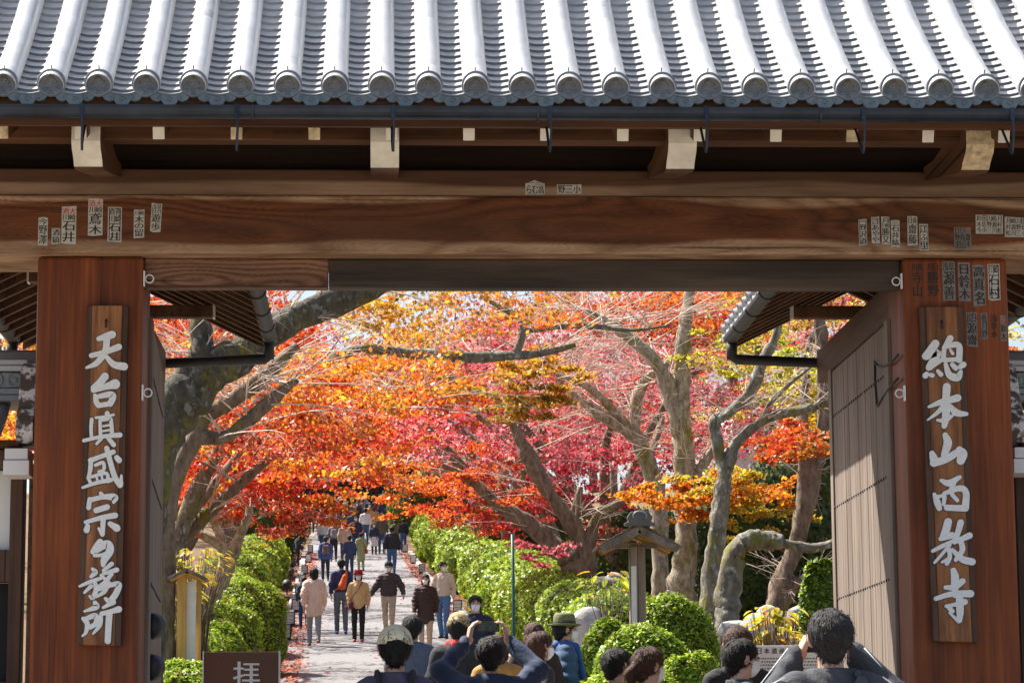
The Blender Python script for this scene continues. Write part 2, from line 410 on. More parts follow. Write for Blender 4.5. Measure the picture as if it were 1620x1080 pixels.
for k in range(K0, K1):
    x = TX0+k*TS
    vis = -3 <= k <= 22
    y, z, a = roofpt(0)
    put('end_cover_tile', cm[1], x, 0.0, .040)
    d = bpy.data.objects.new('eave_disc', dm); COL.objects.link(d); d.parent = roof; d.location = (x, E0.y-.003, E0.z); d.rotation_euler = (0, random.uniform(-.2, .2), 0)
    put('nail', nm, x-.002, .085, .040+.062)
    for c in range(NC+1):
        s0_ = .19+c*CL; y0_, z0_, a0_ = roofpt(s0_); y1_, z1_, _ = roofpt(s0_+CL+.02)
        put('cover_tile', cm[0], x, s0_, .038, tilt=math.atan2(z1_-z0_, y1_-y0_)-a0_+.001, jit=.0004)
    if k < K1-1:
        xm = x+TS/2
        e = bpy.data.objects.new('pendant_tile', pe); COL.objects.link(e); e.parent = roof; e.location = (xm, E0.y+.004, E0.z-.040)
        nrow = int(SL/EX)
        for r in range(nrow):
            if vis and r < 11: put('pan_tile', pm, xm, -.002+r*EX, .006, tilt=-.05, jit=.001)
            else:
                yy, zz, aa = roofpt(r*EX)
                joinmesh(stuff, pm, Matrix.Translation((xm, yy-math.sin(aa)*.006, zz+math.cos(aa)*.006)) @ Matrix.Rotation(aa-.05, 4, 'X'))
o = stuff.build('upper_pan_tiles', M['tile'], roof); o['kind'] = 'stuff'
# rear slope and ridge
rs = MB()
for k in range(K0, K1):
    x = TX0+k*TS
    rs.tube([(x, 2*yr-roofpt(s)[0], roofpt(s)[1]+.035) for s in np.linspace(0, SL, 6)], .063, 8)
o = rs.build('rear_cover_tiles', M['tile'], roof); o['kind'] = 'stuff'
MB().box(-4.2, 4.2, yr-.14, yr+.14, zr-.05, zr+.30).build('ridge', M['tile'], roof, .03)
# eave board, gutter and hooks
MB().box(-4.2, 4.2, -1.375, -1.28, 3.262, 3.292).build('tile_batten', M['eave'], roof)
MB().box(-4.2, 4.2, -1.335, -1.30, 3.165, 3.258).build('fascia_board', M['eave'], roof)
g = MB(); R_ = .056; n = 12
sec = [(R_*math.cos(t), R_*math.sin(t)) for t in np.linspace(math.pi, 2*math.pi, n)]
poly = sec+[(u*.93, v*.93+.001) for u, v in reversed(sec)]
for i in range(6):
    a, b = -4.2+i*1.4, -4.2+(i+1)*1.4
    g.prism(poly, lambda u, v, t: (t, -1.475+u, 3.222+v), a, b, 0, smooth=False)
    g.tube([(b-.01, -1.475+(R_+.004)*math.cos(t), 3.222+(R_+.004)*math.sin(t)) for t in np.linspace(math.pi, 2*math.pi, 10)], .006, 5)
gut = g.build('gutter', M['gutter'], gate)
g.v and [setattr(p, 'use_smooth', False) for p in gut.data.polygons]
for px in (130, 375, 622, 870, 1117, 1365, 1600):
    X = at(px, 200, -1.5).x; m = MB()
    m.box(X-.010, X+.010, -1.536, -1.528, 3.165, 3.226)
    m.tube(crom([(X, -1.531, 3.19), (X+.004, -1.53, 3.12), (X+.002, -1.52, 3.05), (X, -1.49, 3.005), (X-.004, -1.45, 3.05), (X-.006, -1.32, 3.17)], 3), .0068, 6)
    m.build('gutter_bracket', M['gutter'], gate)
# rafters with white ends
rx = [-3.83+.3857*i for i in range(20)]
for X in rx:
    X += .014; wob = random.choice(('white', 'white', 'whiteb'))
    m = MB(); y0, z0 = -1.275, 3.108; L = 1.62; a = rad(21)
    for (ya, yb, mi) in ((0, .012, 1), (.012, L, 0)):
        Mx = Matrix.Translation((X, y0, z0)) @ Matrix.Rotation(a, 4, 'X')
        m.box(-.029, .029, ya, yb, 0, .072, mi, Mx)
    m.build('rafter', [M['eave_y'], M[wob]], gate, .004)
# boards over the rafters, purlin, dark back board
Mx = Matrix.Translation((0, -1.29, 3.190)) @ Matrix.Rotation(rad(21), 4, 'X')
for i in range(9):
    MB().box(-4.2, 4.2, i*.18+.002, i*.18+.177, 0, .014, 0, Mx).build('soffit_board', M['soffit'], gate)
MB().box(-4.2, 4.2, -.98, -.86, 3.178, 3.262).build('eave_purlin', M['eave'], gate, .006)
MB().box(-4.0, 4.0, .05, .36, ZT+.003, 3.78).build('back_board', M['soffit'], gate)  # closes the dark gap over the lintel, eave shade in its colour
# carved bracket arms
for X in (-3.77, -2.265, -.765, .745, 2.27, 3.78):
    prof = [(-.02, ZT+.03), (-.02, 3.19), (-.93, 3.03), (-.985, 3.034), (-1.02, 3.062), (-1.06, 3.082), (-1.10, 3.10), (-1.125, 3.135), (-1.125, 3.262), (-.55, 3.262), (-.3, 3.24)]
    m = MB(); w = .072; n = len(prof)
    vs = [(X-w, y, z) for y, z in prof]+[(X+w, y, z) for y, z in prof]
    m.add(vs, [(i, n+i, n+(i+1) % n, (i+1) % n) for i in range(n)]); m.add(vs, [tuple(range(n)), tuple(n+i for i in reversed(range(n)))])
    for i in range(n): m.m[i] = 1 if 3 <= i <= 7 else 0
    m.build('bracket_arm', [M['eave_y'], M['white'] if X < 2 else M['whiteb']], gate, .006)
# little slips on the purlin and bracket undersides
def slip(parent, x0, z1, x1, z0, Y, cols, bg_='paper', ink='ink', pent=False, ang=0, name='paper_slip', border=False):
    """paper slip with vertical columns of characters; cols: list of (string, ink or None)"""
    m = MB(); w, hh = x1-x0, z1-z0; mats = [M[bg_ or 'paper_g'], M[ink], M['redink']]
    cx, cz = (x0+x1)/2, (z0+z1)/2; ca, sa = math.cos(ang), math.sin(ang)
    rot = lambda u, v: (cx+u*ca-v*sa, cz+u*sa+v*ca)
    j = lambda: random.uniform(-.03, .03)
    P = [(-.5, -.5+j()), (-.2, -.5+j()*.5), (.5, -.5+j()), (.5, .5+j()*.6), (.1, .5+j()*.5), (-.5, .5+j()*.6)]
    if pent: P = [(-.5, -.5), (.5, -.5), (.5, .25), (0, .5), (-.5, .25)]
    if bg_: m.prism([rot(u*w, v*hh) for u, v in P], lambda u, v, t: (u, t, v), Y-.0016, Y)
    if border:
        for (u0, v0, u1, v1) in ((-.42, -.46, -.36, .46), (.36, -.46, .42, .46), (-.42, -.46, .42, -.44), (-.42, .44, .42, .46)):
            q = [rot(u*w, v*hh) for u, v in ((u0, v0), (u1, v0), (u1, v1), (u0, v1))]
            m.add([(a, Y-.0021, b) for a, b in q], [(0, 1, 2, 3)], 1)
    nC = len(cols); cw = w*.94/nC
    for ci, col in enumerate(cols):
        tot = sum(s_ for _, s_, _ in col); z = .47*hh
        for ch, s_, mi in col:
            hgt = .94*hh*s_/tot; nn = len(ch)
            for q_, c1 in enumerate(ch):           # characters side by side in a row
                u = (-.47*w)+cw*(ci+(q_+.5)/nn); v = z-hgt/2
                X_, Z_ = rot(u, v); put_glyph(m, c1, X_, Z_, cw/nn*.92, hgt*.94, Y-.0022, mi, ang)
            z -= hgt
    return m.build(name, mats, parent)
def pslip(parent, b, Y, cols, **k):
    a, c = at(b[0], b[1], Y), at(b[2], b[3], Y); return slip(parent, a.x, a.z, c.x, c.z, Y, cols, **k)
YB = -.0855
pslip(lint, (61, 344, 75, 388), YB, [[('今', .7, 1), ('野', 1, 1), ('澤', 1, 1)]])
pslip(lint, (82, 361, 95, 386), YB, [[('酒', 1, 1), ('鎮', 1, 1)]])
pslip(lint, (98, 327, 120, 385), YB, [[('酒大', .7, 2), ('川崎', .7, 1), ('石', 1.2, 1), ('井', 1.2, 1)]])
pslip(lint, (140, 315, 162, 373), YB, [[('酒大', .7, 2), ('川崎', .7, 1), ('鳶', 1.3, 1), ('木', 1.1, 1)]])
pslip(lint, (171, 327, 192, 383), YB, [[('酒善', .8, 1), ('川崎', .9, 1), ('石', 1, 1), ('井', 1, 1)]], border=True)
pslip(lint, (212, 332, 228, 376), YB, [[('川崎', .6, 1), ('木', 1, 1), ('の', .7, 1), ('留', 1, 1)]])
pslip(lint, (239, 322, 255, 367), YB, [[('浅草', .6, 1), ('日月', .6, 1), ('遊', 1.2, 1), ('歩', 1.1, 1)]], ang=-.05)
pslip(gate, (831, 285, 862, 308), -.0665, [[('一三', .5, 1), ('らむ高', 1, 1)]], pent=True)
pslip(gate, (881, 292, 920, 307), -.0665, [[('野三小', 1, 1)]])
pslip(lint, (1358, 347, 1372, 388), YB, [[('一', .6, 1), ('野', 1, 1), ('沢', 1, 1), ('道', 1, 1)]], border=True)
pslip(lint, (1378, 343, 1392, 385), YB, [[('川善', .6, 1), ('日', .6, 1), ('あ', 1, 1), ('や', 1, 1), ('や', 1, 1)]])
pslip(lint, (1394, 343, 1408, 387), YB, [[('月', .8, 1), ('川崎', .6, 1), ('勝', 1.2, 1), ('又', 1.1, 1)]])
pslip(lint, (1409, 348, 1424, 390), YB, [[('三', .6, 1), ('石', 1, 1), ('井', 1, 1), ('紘', 1, 1)]])
pslip(lint, (1435, 342, 1452, 388), YB, [[('日善', .8, 1), ('齋', 1.2, 1), ('藤', 1.2, 1)]], ang=-.02)
pslip(lint, (1454, 355, 1469, 396), YB, [[('江', 1, 1), ('ふ', 1, 1), ('里', 1, 1)]], border=True)
pslip(lint, (1509, 360, 1537, 394), YB, [[('日', .7, 1), ('野', 1, 1), ('谷川'[:1] if False else '里', 1, 1)], [('日', .7, 1), ('高', 1, 1), ('田', 1, 1)], [('三', .7, 2), ('齋', 1, 1), ('木', 1, 1)]], bg_='paper_g')
wide = [[('鈴', 1, 1), ('木', 1, 1), ('今', 1, 1)], [('田', 1, 1), ('佐', 1, 1), ('小', 1, 1)], [('川', 1, 1), ('野', 1, 1), ('三', 1, 1)], [('崎', 1, 1), ('源', 1, 1), ('川', 1, 1)], [('月', 1, 1), ('村', 1, 1), ('松', 1, 1)]]
pslip(lint, (1543, 340, 1587, 370), YB, wide, ang=-.02)
pslip(lint, (1589, 344, 1634, 375), YB, wide[::-1], ang=-.03)
pil_r = [c for c in gate.children if c.name.startswith('pillar')][1]
dk = dict(bg_='paper_g')
YP = -.0005
pslip(pil_r, (1441, 415, 1461, 472), YP, [[('川善', .7, 1), ('寺', 1.2, 1), ('山', 1.2, 1)]], bg_=None)
pslip(pil_r, (1465, 415, 1487, 472), YP, [[('月日', .7, 1), ('勝', 1.2, 1), ('野', 1.2, 1)]], bg_=None)
pslip(pil_r, (1490, 413, 1512, 476), YP, [[('浅草', .7, 1), ('源', 1.2, 1), ('善', 1.2, 1)]], **dk)
pslip(pil_r, (1515, 416, 1536, 476), YP, [[('日', .9, 1), ('鈴', 1.2, 1), ('木', 1, 1)]], **dk)
pslip(pil_r, (1538, 419, 1560, 484), YP, [[('高', 1, 1), ('真', 1.2, 1), ('名', 1.2, 1)]], **dk)
pslip(pil_r, (1562, 417, 1583, 475), YP, [[('川崎', .8, 1), ('石', 1, 1), ('村', 1.1, 1)]], border=True)
pslip(pil_r, (1528, 494, 1547, 548), YP, [[('川日', .8, 1), ('源', 1, 1), ('齋', 1, 1)]], **dk)
pslip(pil_r, (1551, 495, 1563, 536), YP, [[('善', 1, 1), ('月', 1, 1), ('野', 1, 1)]], **dk)
pslip(pil_r, (1566, 496, 1579, 536), YP, [[('浅', 1, 1), ('草', 1, 1), ('水', 1, 1)]], bg_=None)
pslip(pil_r, (1582, 498, 1593, 540), YP, [[('山', 1, 2), ('鈴', 1, 1), ('木', 1, 1)]], **dk)
purl = [c for c in gate.children if c.name.startswith('eave_purlin')][0]
for (a_, b_) in ((660, 700), (792, 918), (430, 480), (1150, 1200)):
    A, B = at(a_, 206, -.981), at(b_, 213, -.981)
    slip(purl, A.x, A.z, B.x, B.z, -.9805, [[('野川木三田石井山日今大松'[:max(4, int((b_-a_)/10))], 1, 1)]], bg_=None)
# ---- open door leaves
def leaf(X, dx, side):
    root = MB().box(min(X, X+side*.05), max(X, X+side*.05), .40, .50, h(0)+.08, 2.49).build('door_leaf', M['door'], gate, .006)   # hinge stile
    y0, y1 = .50, 2.40; nb = 22; bw = (y1-y0-.1)/nb
    sh = lambda y: dx*(y-.4)/2.0
    for i in range(nb):
        a, b = y0+i*bw+.002, y0+(i+1)*bw-.002; s0 = sh((a+b)/2); d = random.uniform(-.0015, .0015)
        MB().box(min(X+s0+d+.004*side, X+s0+side*.042), max(X+s0+d+.004*side, X+s0+side*.042), a, b, h(0)+.12, 2.47).build('door_board', M['door'], root, .003)
    MB().box(min(X+sh(y1)-.006*side, X+sh(y1)+side*.05), max(X+sh(y1)-.006*side, X+sh(y1)+side*.05), y1-.1, y1, h(0)+.08, 2.49).build('edge_stile', M['door'], root, .005)
    m = MB()
    for zz in (2.184, 1.613, 1.041, .47, -.1, -.6):
        for yy in np.arange(.56, 2.29, .075):
            m.lathe([(.0095, 0), (.008, .005), (.0001, .0085)], 7, 0, Matrix.Translation((X+sh(yy)+.004*side, yy, zz)) @ Matrix.Rotation(-side*math.pi/2, 4, 'Y'))
    o_ = m.build('nails', M['iron'], root); o_['kind'] = 'stuff'
    return root, sh
lf, sh = leaf(2.05, .0, 1)
# curved iron brace plate on the right leaf
def strap(pts, w): MB().tube([(2.049, *(lambda p: (p.y, p.z))(atX(x, y, 2.049))) for x, y in pts], w, 6).build('iron_strap', M['iron'], lf)
strap([(1421, 561), (1410, 573), (1398, 580), (1388, 579), (1383, 572)], .007); strap([(1421, 598), (1408, 612), (1396, 628), (1388, 642)], .007); strap([(1384, 574), (1384, 600), (1387, 640)], .007)
lf2, sh2 = leaf(-2.05, -.10, -1)
for py in (990, 1055):
    for yy in (1.35, .9):
        q = at(240, py, yy); X = -2.05+sh2(yy)
        MB().lathe([(.075, 0), (.072, .02), (.055, .045), (.03, .06), (.0001, .066)], 16, 0, Matrix.Translation((X, yy, q.z)) @ Matrix.Rotation(math.pi/2, 4, 'Y')).build('door_boss', M['iron'], lf2)
# ---- rear support posts, tie beams and small side roofs over the open leaves
for sgn in (-1, 1):
    cx = 2.36*sgn
    px_ = 2.50*sgn
    MB().box(px_-.11, px_+.11, 2.95, 3.17, h(3)-.1, 2.86).build('rear_post', M['pillar'], gate, .012)
    MB().box(*((2.075, 2.22) if sgn > 0 else (-2.33, -2.19)), .46, 3.0, 2.50, 2.71).build('tie_beam', M['soffit2'], gate, .006)
    MB().box(px_-.09, px_+.09, .46, 3.35, 2.86, 3.02).build('plate_beam', M['eave_y'], gate, .006)
    zt = 3.24; half = .78; dz = .38
    ys, ye = .46, 3.45
    for s2 in (-1, 1):
        ang = math.atan2(-dz, half)*s2
        # deck
        vs = []
        d = MB(); P0 = (cx, zt); P1 = (cx+s2*half, zt-dz)
        d.prism([(P0[0], P0[1]), (P1[0], P1[1]), (P1[0], P1[1]+.025), (P0[0], P0[1]+.03)], lambda u, v, t: (u, t, v), ys, ye)
        dk_ = d.build('side_roof', M['soffit'], gate)
        for y in np.arange(ys+.12, ye, .235):
            r_ = MB(); nx, nz = (P1[0]-P0[0])/math.hypot(half, dz), (P1[1]-P0[1])/math.hypot(half, dz)
            Ln = math.hypot(half, dz)+.03
            q0 = Vector((cx, y, zt-.005)); q1 = Vector((cx+nx*Ln, y, zt+nz*Ln-.005))
            # rafter as sheared box
            vs = [q0+Vector((0, -.022, 0)), q0+Vector((0, .022, 0)), q1+Vector((0, .022, 0)), q1+Vector((0, -.022, 0))]
            vs = vs+[v+Vector((0, 0, -.06)) for v in vs]
            m = MB().add(vs, [(0, 1, 2, 3), (7, 6, 5, 4), (0, 3, 7, 4), (1, 5, 6, 2), (0, 4, 5, 1)], 0); m.add(vs, [(2, 6, 7, 3)], 1)
            m.build('side_rafter', [M['eave_y'], M['white']], dk_)
        for y in np.arange(ys+.02, ye+.05, .215):
            t = MB(); Ln = math.hypot(half, dz)+.06
            nx, nz = (P1[0]-P0[0])/math.hypot(half, dz), (P1[1]-P0[1])/math.hypot(half, dz)
            a0 = Vector((cx+nx*.05, y, zt+nz*.05+.075)); a1 = Vector((cx+nx*Ln, y, zt+nz*Ln+.075))
            t.tube([a0.lerp(a1, k/4) for k in range(5)], .06, 10); t.build('side_cover_tile', M['tile_dark'], dk_)
            if y+.215 < ye+.05:
                t = MB(); ym = y+.1075
                for q in range(8):
                    b0 = a0.lerp(a1, q/8); b1 = a0.lerp(a1, (q+1)/8+.02)
                    for u in range(4):
                        ya_, yb_ = ym-.09+u*.045, ym-.045+u*.045
                        sg = lambda yy: .5*((yy-ym)/.09)**2*.05-.05
                        t.add([(b0.x, ya_, b0.z+sg(ya_)), (b0.x, yb_, b0.z+sg(yb_)), (b1.x, yb_, b1.z+sg(yb_)+.02), (b1.x, ya_, b1.z+sg(ya_)+.02),
                               (b1.x, yb_, b1.z+sg(yb_)-.012), (b1.x, ya_, b1.z+sg(ya_)-.012)], [(0, 1, 2, 3), (3, 2, 4, 5)])
                t.build('side_pan_tile', M['tile_dark'], dk_)
        gx = cx+s2*(half+.055); gz = zt-dz-.035
        gg = MB(); sec2 = [(.05*math.cos(t), .05*math.sin(t)) for t in np.linspace(math.pi, 2*math.pi, 9)]
        gg.prism(sec2+[(u*.9, v*.9+.002) for u, v in reversed(sec2)], lambda u, v, t: (gx+u, t, gz+v), ys, ye-.3)
        for y in np.arange(ys+.3, ye-.3, .62):
            gg.tube([(gx+.053*math.cos(t), y, gz+.053*math.sin(t)) for t in np.linspace(math.pi, 2*math.pi, 8)], .006, 5)
        gg.build('side_gutter', M['iron'], gate)
        pp = MB(); ye2 = ye-.36
        pp.tube([(gx, ye2, gz-.03), (gx, ye2, gz-.155)], .036, 10)
        xe = px_+s2*-.0 if s2*sgn < 0 else px_+sgn*.1
        pp.tube([(gx, ye2, gz-.13), (gx+(xe-gx)*.03, ye2, gz-.155), (xe, ye2+.02, gz-.19)], .034, 10)
        pp.build('downpipe', M['iron'], gate)
    MB().tube([(cx, ys, zt+.10), (cx, ye+.05, zt+.10)], .09, 10).build('side_ridge', M['tile_dark'], gate)
    # purlin pieces visible below the side roof
    for yy in (1.35, 2.6):
        MB().box(cx-.5, cx+.5, yy-.04, yy+.04, 2.86, 2.94).build('cross_beam', M['eave_y'], gate, .006)
        for s2 in (-1, 1):
            MB().box(cx+s2*.5-(.012 if s2 < 0 else 0), cx+s2*.5+(.012 if s2 > 0 else 0), yy-.042, yy+.042, 2.858, 2.942).build('cross_beam_end', M['white'], gate)

# ------------------------------------------------------------------ sign boards with brushed lettering
def brush(mb, stroke, to, lift, mi=0, grow=0.0, th=.004):
    """stroke: [(x,y,w)..]; to(x,y)->(X,Z); ribbon with round ends facing -Y"""
    P = crom(stroke, 6) if len(stroke) > 2 else [np.array(stroke[0], float)*(1-t)+np.array(stroke[1], float)*t for t in np.linspace(0, 1, 6)]
    P = np.array(P); P[:, 2] = np.maximum(P[:, 2], 5)+grow
    d = np.gradient(P[:, :2], axis=0); d /= np.linalg.norm(d, axis=1)[:, None]+1e-9
    nrm = np.stack([-d[:, 1], d[:, 0]], 1)
    L = P[:, :2]+nrm*P[:, 2:3]/2; Rr = P[:, :2]-nrm*P[:, 2:3]/2
    def cap(c, dr, w, n0):
        a0 = math.atan2(n0[1], n0[0]); return [(c[0]+w/2*math.cos(a0+dr*t), c[1]+w/2*math.sin(a0+dr*t)) for t in np.linspace(0, math.pi, 7)[1:-1]]
    sgn = -1
    end = cap(P[-1], sgn, P[-1, 2], nrm[-1]); start = cap(P[0], sgn, P[0, 2], -nrm[0])
    rows = len(P); k = len(mb.v); y0 = lift
    pts = [to(*q) for q in L]+[to(*q) for q in Rr]+[to(*q) for q in end]+[to(*q) for q in start]
    mb.v += [(X, y0, Z) for X, Z in pts]; nb = len(pts)
    mb.v += [(X, y0+th, Z) for X, Z in pts]
    fs = [(i, i+1, rows+i+1, rows+i) for i in range(rows-1)]
    e0 = 2*rows; s0 = e0+len(end)
    fs.append(tuple([rows-1]+list(range(e0, e0+len(end)))+[2*rows-1]))
    fs.append(tuple([rows]+list(range(s0, s0+len(start)))+[0]))
    outl = list(range(rows))+list(range(e0, e0+len(end)))+list(reversed(range(rows, 2*rows)))+list(range(s0, s0+len(start)))
    fs += [(outl[i], outl[(i+1) % len(outl)], nb+outl[(i+1) % len(outl)], nb+outl[i]) for i in range(len(outl))]
    for f in fs: mb.f.append(tuple(i+k for i in f)); mb.m.append(mi); mb.sm.append(False)
def signboard(corners, label, chars, holes):
    Yf = -.055
    (xa, ya), (xb, yb), (xc, yc), (xd, yd) = corners          # tl tr br bl in photo pixels on the pillar face
    tl, tr, br, bl = (at(x, y, Yf) for x, y in corners)
    root = thing('signboard', label, 'signboard', ((bl.x+br.x)/2, -.03, bl.z))
    cuts = [0, .14, .86, 1]
    for i in range(3):
        a, b = cuts[i], cuts[i+1]; q = [bl.lerp(br, a), bl.lerp(br, b), tl.lerp(tr, b), tl.lerp(tr, a)]
        yy = Yf if i == 1 else Yf+.006
        MB().prism([(p.x, p.z) for p in q], lambda u, v, t: (u, t, v), yy, .004).build('board' if i == 1 else 'board_edge', M['board'] if i == 1 else M['board_edge'], root, .003)
    hp = at(*holes, Yf)
    MB().tube([(hp.x, Yf-.001, hp.z-.02), (hp.x, Yf-.012, hp.z), (hp.x, Yf-.004, hp.z+.022)], .006, 6).build('hanging_nail', M['iron'], root)
    for (ox, oy, sc_, strokes) in chars:
        to = lambda x, y: (lambda p: (p.x, p.z))(at(ox+x/sc_, oy+y/sc_, Yf))
        m = MB()
        for i, s_ in enumerate(strokes): brush(m, s_, to, Yf-.0012-.0002*i, 1, 13, .003)  # wider dark ribbon paints the shadow edge of the carved stroke
        for i, s_ in enumerate(strokes): brush(m, s_, to, Yf-.0075-.0004*i, 0, 3.5, .006)
        m.build('character', [M['letter'], M['carve_shadow']], root)
C4 = (120, 480, 3.856); C5 = (120, 740, 3.79); C6 = (1440, 480, 3.857)
C7 = (1440, 740, 3.857)
Lc = [
 (*C4, [[(140,216,26),(190,200,40),(222,190,44)], [(95,318,26),(180,297,30),(262,265,36)], [(190,215,38),(180,290,36),(130,362,32),(66,392,12)], [(182,320,22),(232,372,36),(295,385,44)]]),
 (*C4, [[(178,445,44),(150,480,40),(112,515,38)], [(108,528,30),(190,505,36),(240,492,58)], [(118,560,20),(125,600,30),(140,622,30)], [(122,572,22),(205,555,34),(228,568,36),(210,612,34)], [(140,622,26),(205,612,28)]]),
 (*C4, [[(192,670,26),(190,688,24)], [(122,696,12),(180,692,18),(232,678,12)], [(148,715,16),(152,815,20)], [(150,712,18),(205,704,20),(216,718,20),(222,805,22)], [(168,748,10),(205,742,10)], [(168,778,10),(206,772,10)], [(98,708,20),(94,760,18),(96,815,18)], [(50,836,18),(160,812,20),(270,802,28)], [(158,822,18),(128,856,14)], [(196,818,22),(232,862,26)]]),
 (*C5, [[(88,-45,26),(160,-72,24),(226,-96,26)], [(92,-50,24),(86,20,22),(72,62,12)], [(186,-118,28),(206,-40,28),(235,55,30),(266,102,32)], [(270,98,26),(274,45,10)], [(246,-62,28),(260,-46,32)], [(118,-16,16),(164,-32,18),(168,10,16),(138,22,14)], [(76,64,16),(94,96,18)], [(92,54,16),(182,32,18),(194,82,18)], [(126,54,11),(132,86,11)], [(156,46,11),(162,82,11)], [(42,118,12),(130,88,20),(212,72,24)]]),
 (*C5, [[(150,152,20),(164,172,26)], [(84,186,22),(78,238,26)], [(86,192,26),(165,174,26),(232,176,40),(228,204,18)], [(122,254,30),(188,234,32)], [(60,325,20),(150,299,26),(236,284,32)], [(166,296,28),(160,398,24)], [(158,396,20),(138,362,12)], [(72,348,26),(66,372,34)], [(206,334,26),(246,360,42)]]),
 (*C5, [[(146,442,34),(122,470,30),(102,502,26)], [(124,496,26),(185,456,46),(206,492,44),(172,548,40),(164,582,22)], [(112,524,16),(150,522,18),(182,510,16)]]),
 (*C5, [[(100,604,16),(118,624,28),(92,650,18)], [(24,708,12),(85,682,20),(150,660,18)], [(112,676,20),(122,728,26),(102,776,26),(84,768,12)], [(92,708,22),(52,746,12)], [(216,574,24),(166,614,16)], [(164,634,16),(246,610,26)], [(214,636,22),(180,680,22),(136,712,16)], [(152,642,14),(205,694,22)], [(140,728,18),(215,700,24),(260,698,30),(238,758,34),(204,796,32),(178,782,16)], [(192,704,24),(170,742,22),(124,772,12)]]),
 (*C5, [[(116,808,26),(122,832,32),(52,858,10)], [(46,902,22),(70,935,28),(60,985,18),(40,1006,8)], [(54,906,24),(118,884,30),(122,928,28),(88,954,24)], [(226,804,28),(164,836,14)], [(152,872,18),(146,938,22),(104,992,10)], [(158,872,24),(215,858,26),(258,846,36)], [(202,868,36),(196,960,34),(192,1036,34)]]),
]
Rc = [
 (*C6, [[(152,246,46),(122,290,48),(92,322,40)], [(98,330,28),(165,302,44),(118,386,42)], [(112,392,34),(188,346,22)], [(92,440,34),(98,432,28)], [(124,436,22),(134,440,24)], [(166,412,18),(186,434,26)], [(242,214,38),(208,270,26)], [(206,268,24),(200,344,26)], [(212,264,26),(292,256,34),(296,345,36)], [(242,284,12),(258,308,16)], [(206,346,24),(292,342,24)], [(214,372,22),(236,436,36),(285,452,44),(306,418,22)], [(254,374,24),(276,396,28)], [(302,388,28),(322,374,34)]]),
 (*C6, [[(222,508,44),(216,600,42),(216,690,44),(206,748,30)], [(114,630,14),(180,604,32),(230,592,36),(288,576,42)], [(206,622,30),(162,668,22),(106,710,8)], [(236,626,30),(285,668,38),(342,674,20)], [(164,712,12),(210,712,30),(258,682,14)]]),
 (*C6, [[(212,802,30),(228,852,48),(206,924,36)], [(132,914,30),(142,945,44),(146,980,30)], [(142,972,44),(215,950,42),(285,908,40)], [(298,890,36),(316,918,58),(306,960,46)]]),
 (*C7, [[(188,76,18),(236,92,38),(300,56,22)], [(262,88,34),(250,150,24),(286,198,20)], [(146,160,18),(162,205,36),(176,246,30)], [(152,178,20),(200,168,18)], [(206,156,22),(300,124,34),(338,152,36),(334,244,42)], [(208,178,22),(202,222,20)], [(222,242,34),(320,246,36)]]),
 (*C7, [[(230,328,44),(216,380,44),(190,428,26)], [(184,432,24),(252,410,38)], [(136,506,18),(195,476,24),(262,444,18)], [(240,470,18),(190,528,16),(148,576,14)], [(232,492,22),(240,540,24),(222,582,24)], [(194,574,14),(228,552,12)], [(306,332,36),(290,390,32),(270,440,28)], [(268,452,24),(360,412,36)], [(306,446,30),(316,500,30),(276,560,22)], [(254,498,18),(316,556,38),(376,572,40)]]),
 (*C7, [[(262,624,32),(272,668,46),(268,720,38)], [(214,728,22),(268,726,34),(318,690,34)], [(274,716,34),(272,776,30)], [(156,796,24),(250,768,32),(366,766,42)], [(298,772,40),(302,870,42),(300,930,26)], [(294,934,22),(236,882,8)], [(218,842,18),(270,832,22),(330,816,36)], [(234,850,24),(254,872,26)]]),
]
signboard(((137, 483), (203, 483), (191, 1021), (122, 1019)), 'tall dark signboard of eight white brushed characters on pillar beside tiled side wall', Lc, (168, 512))
signboard(((1454, 485), (1523, 485), (1548, 1016), (1477, 1013)), 'tall dark signboard of six white brushed characters below paper slips on pillar', Rc, (1490, 514))

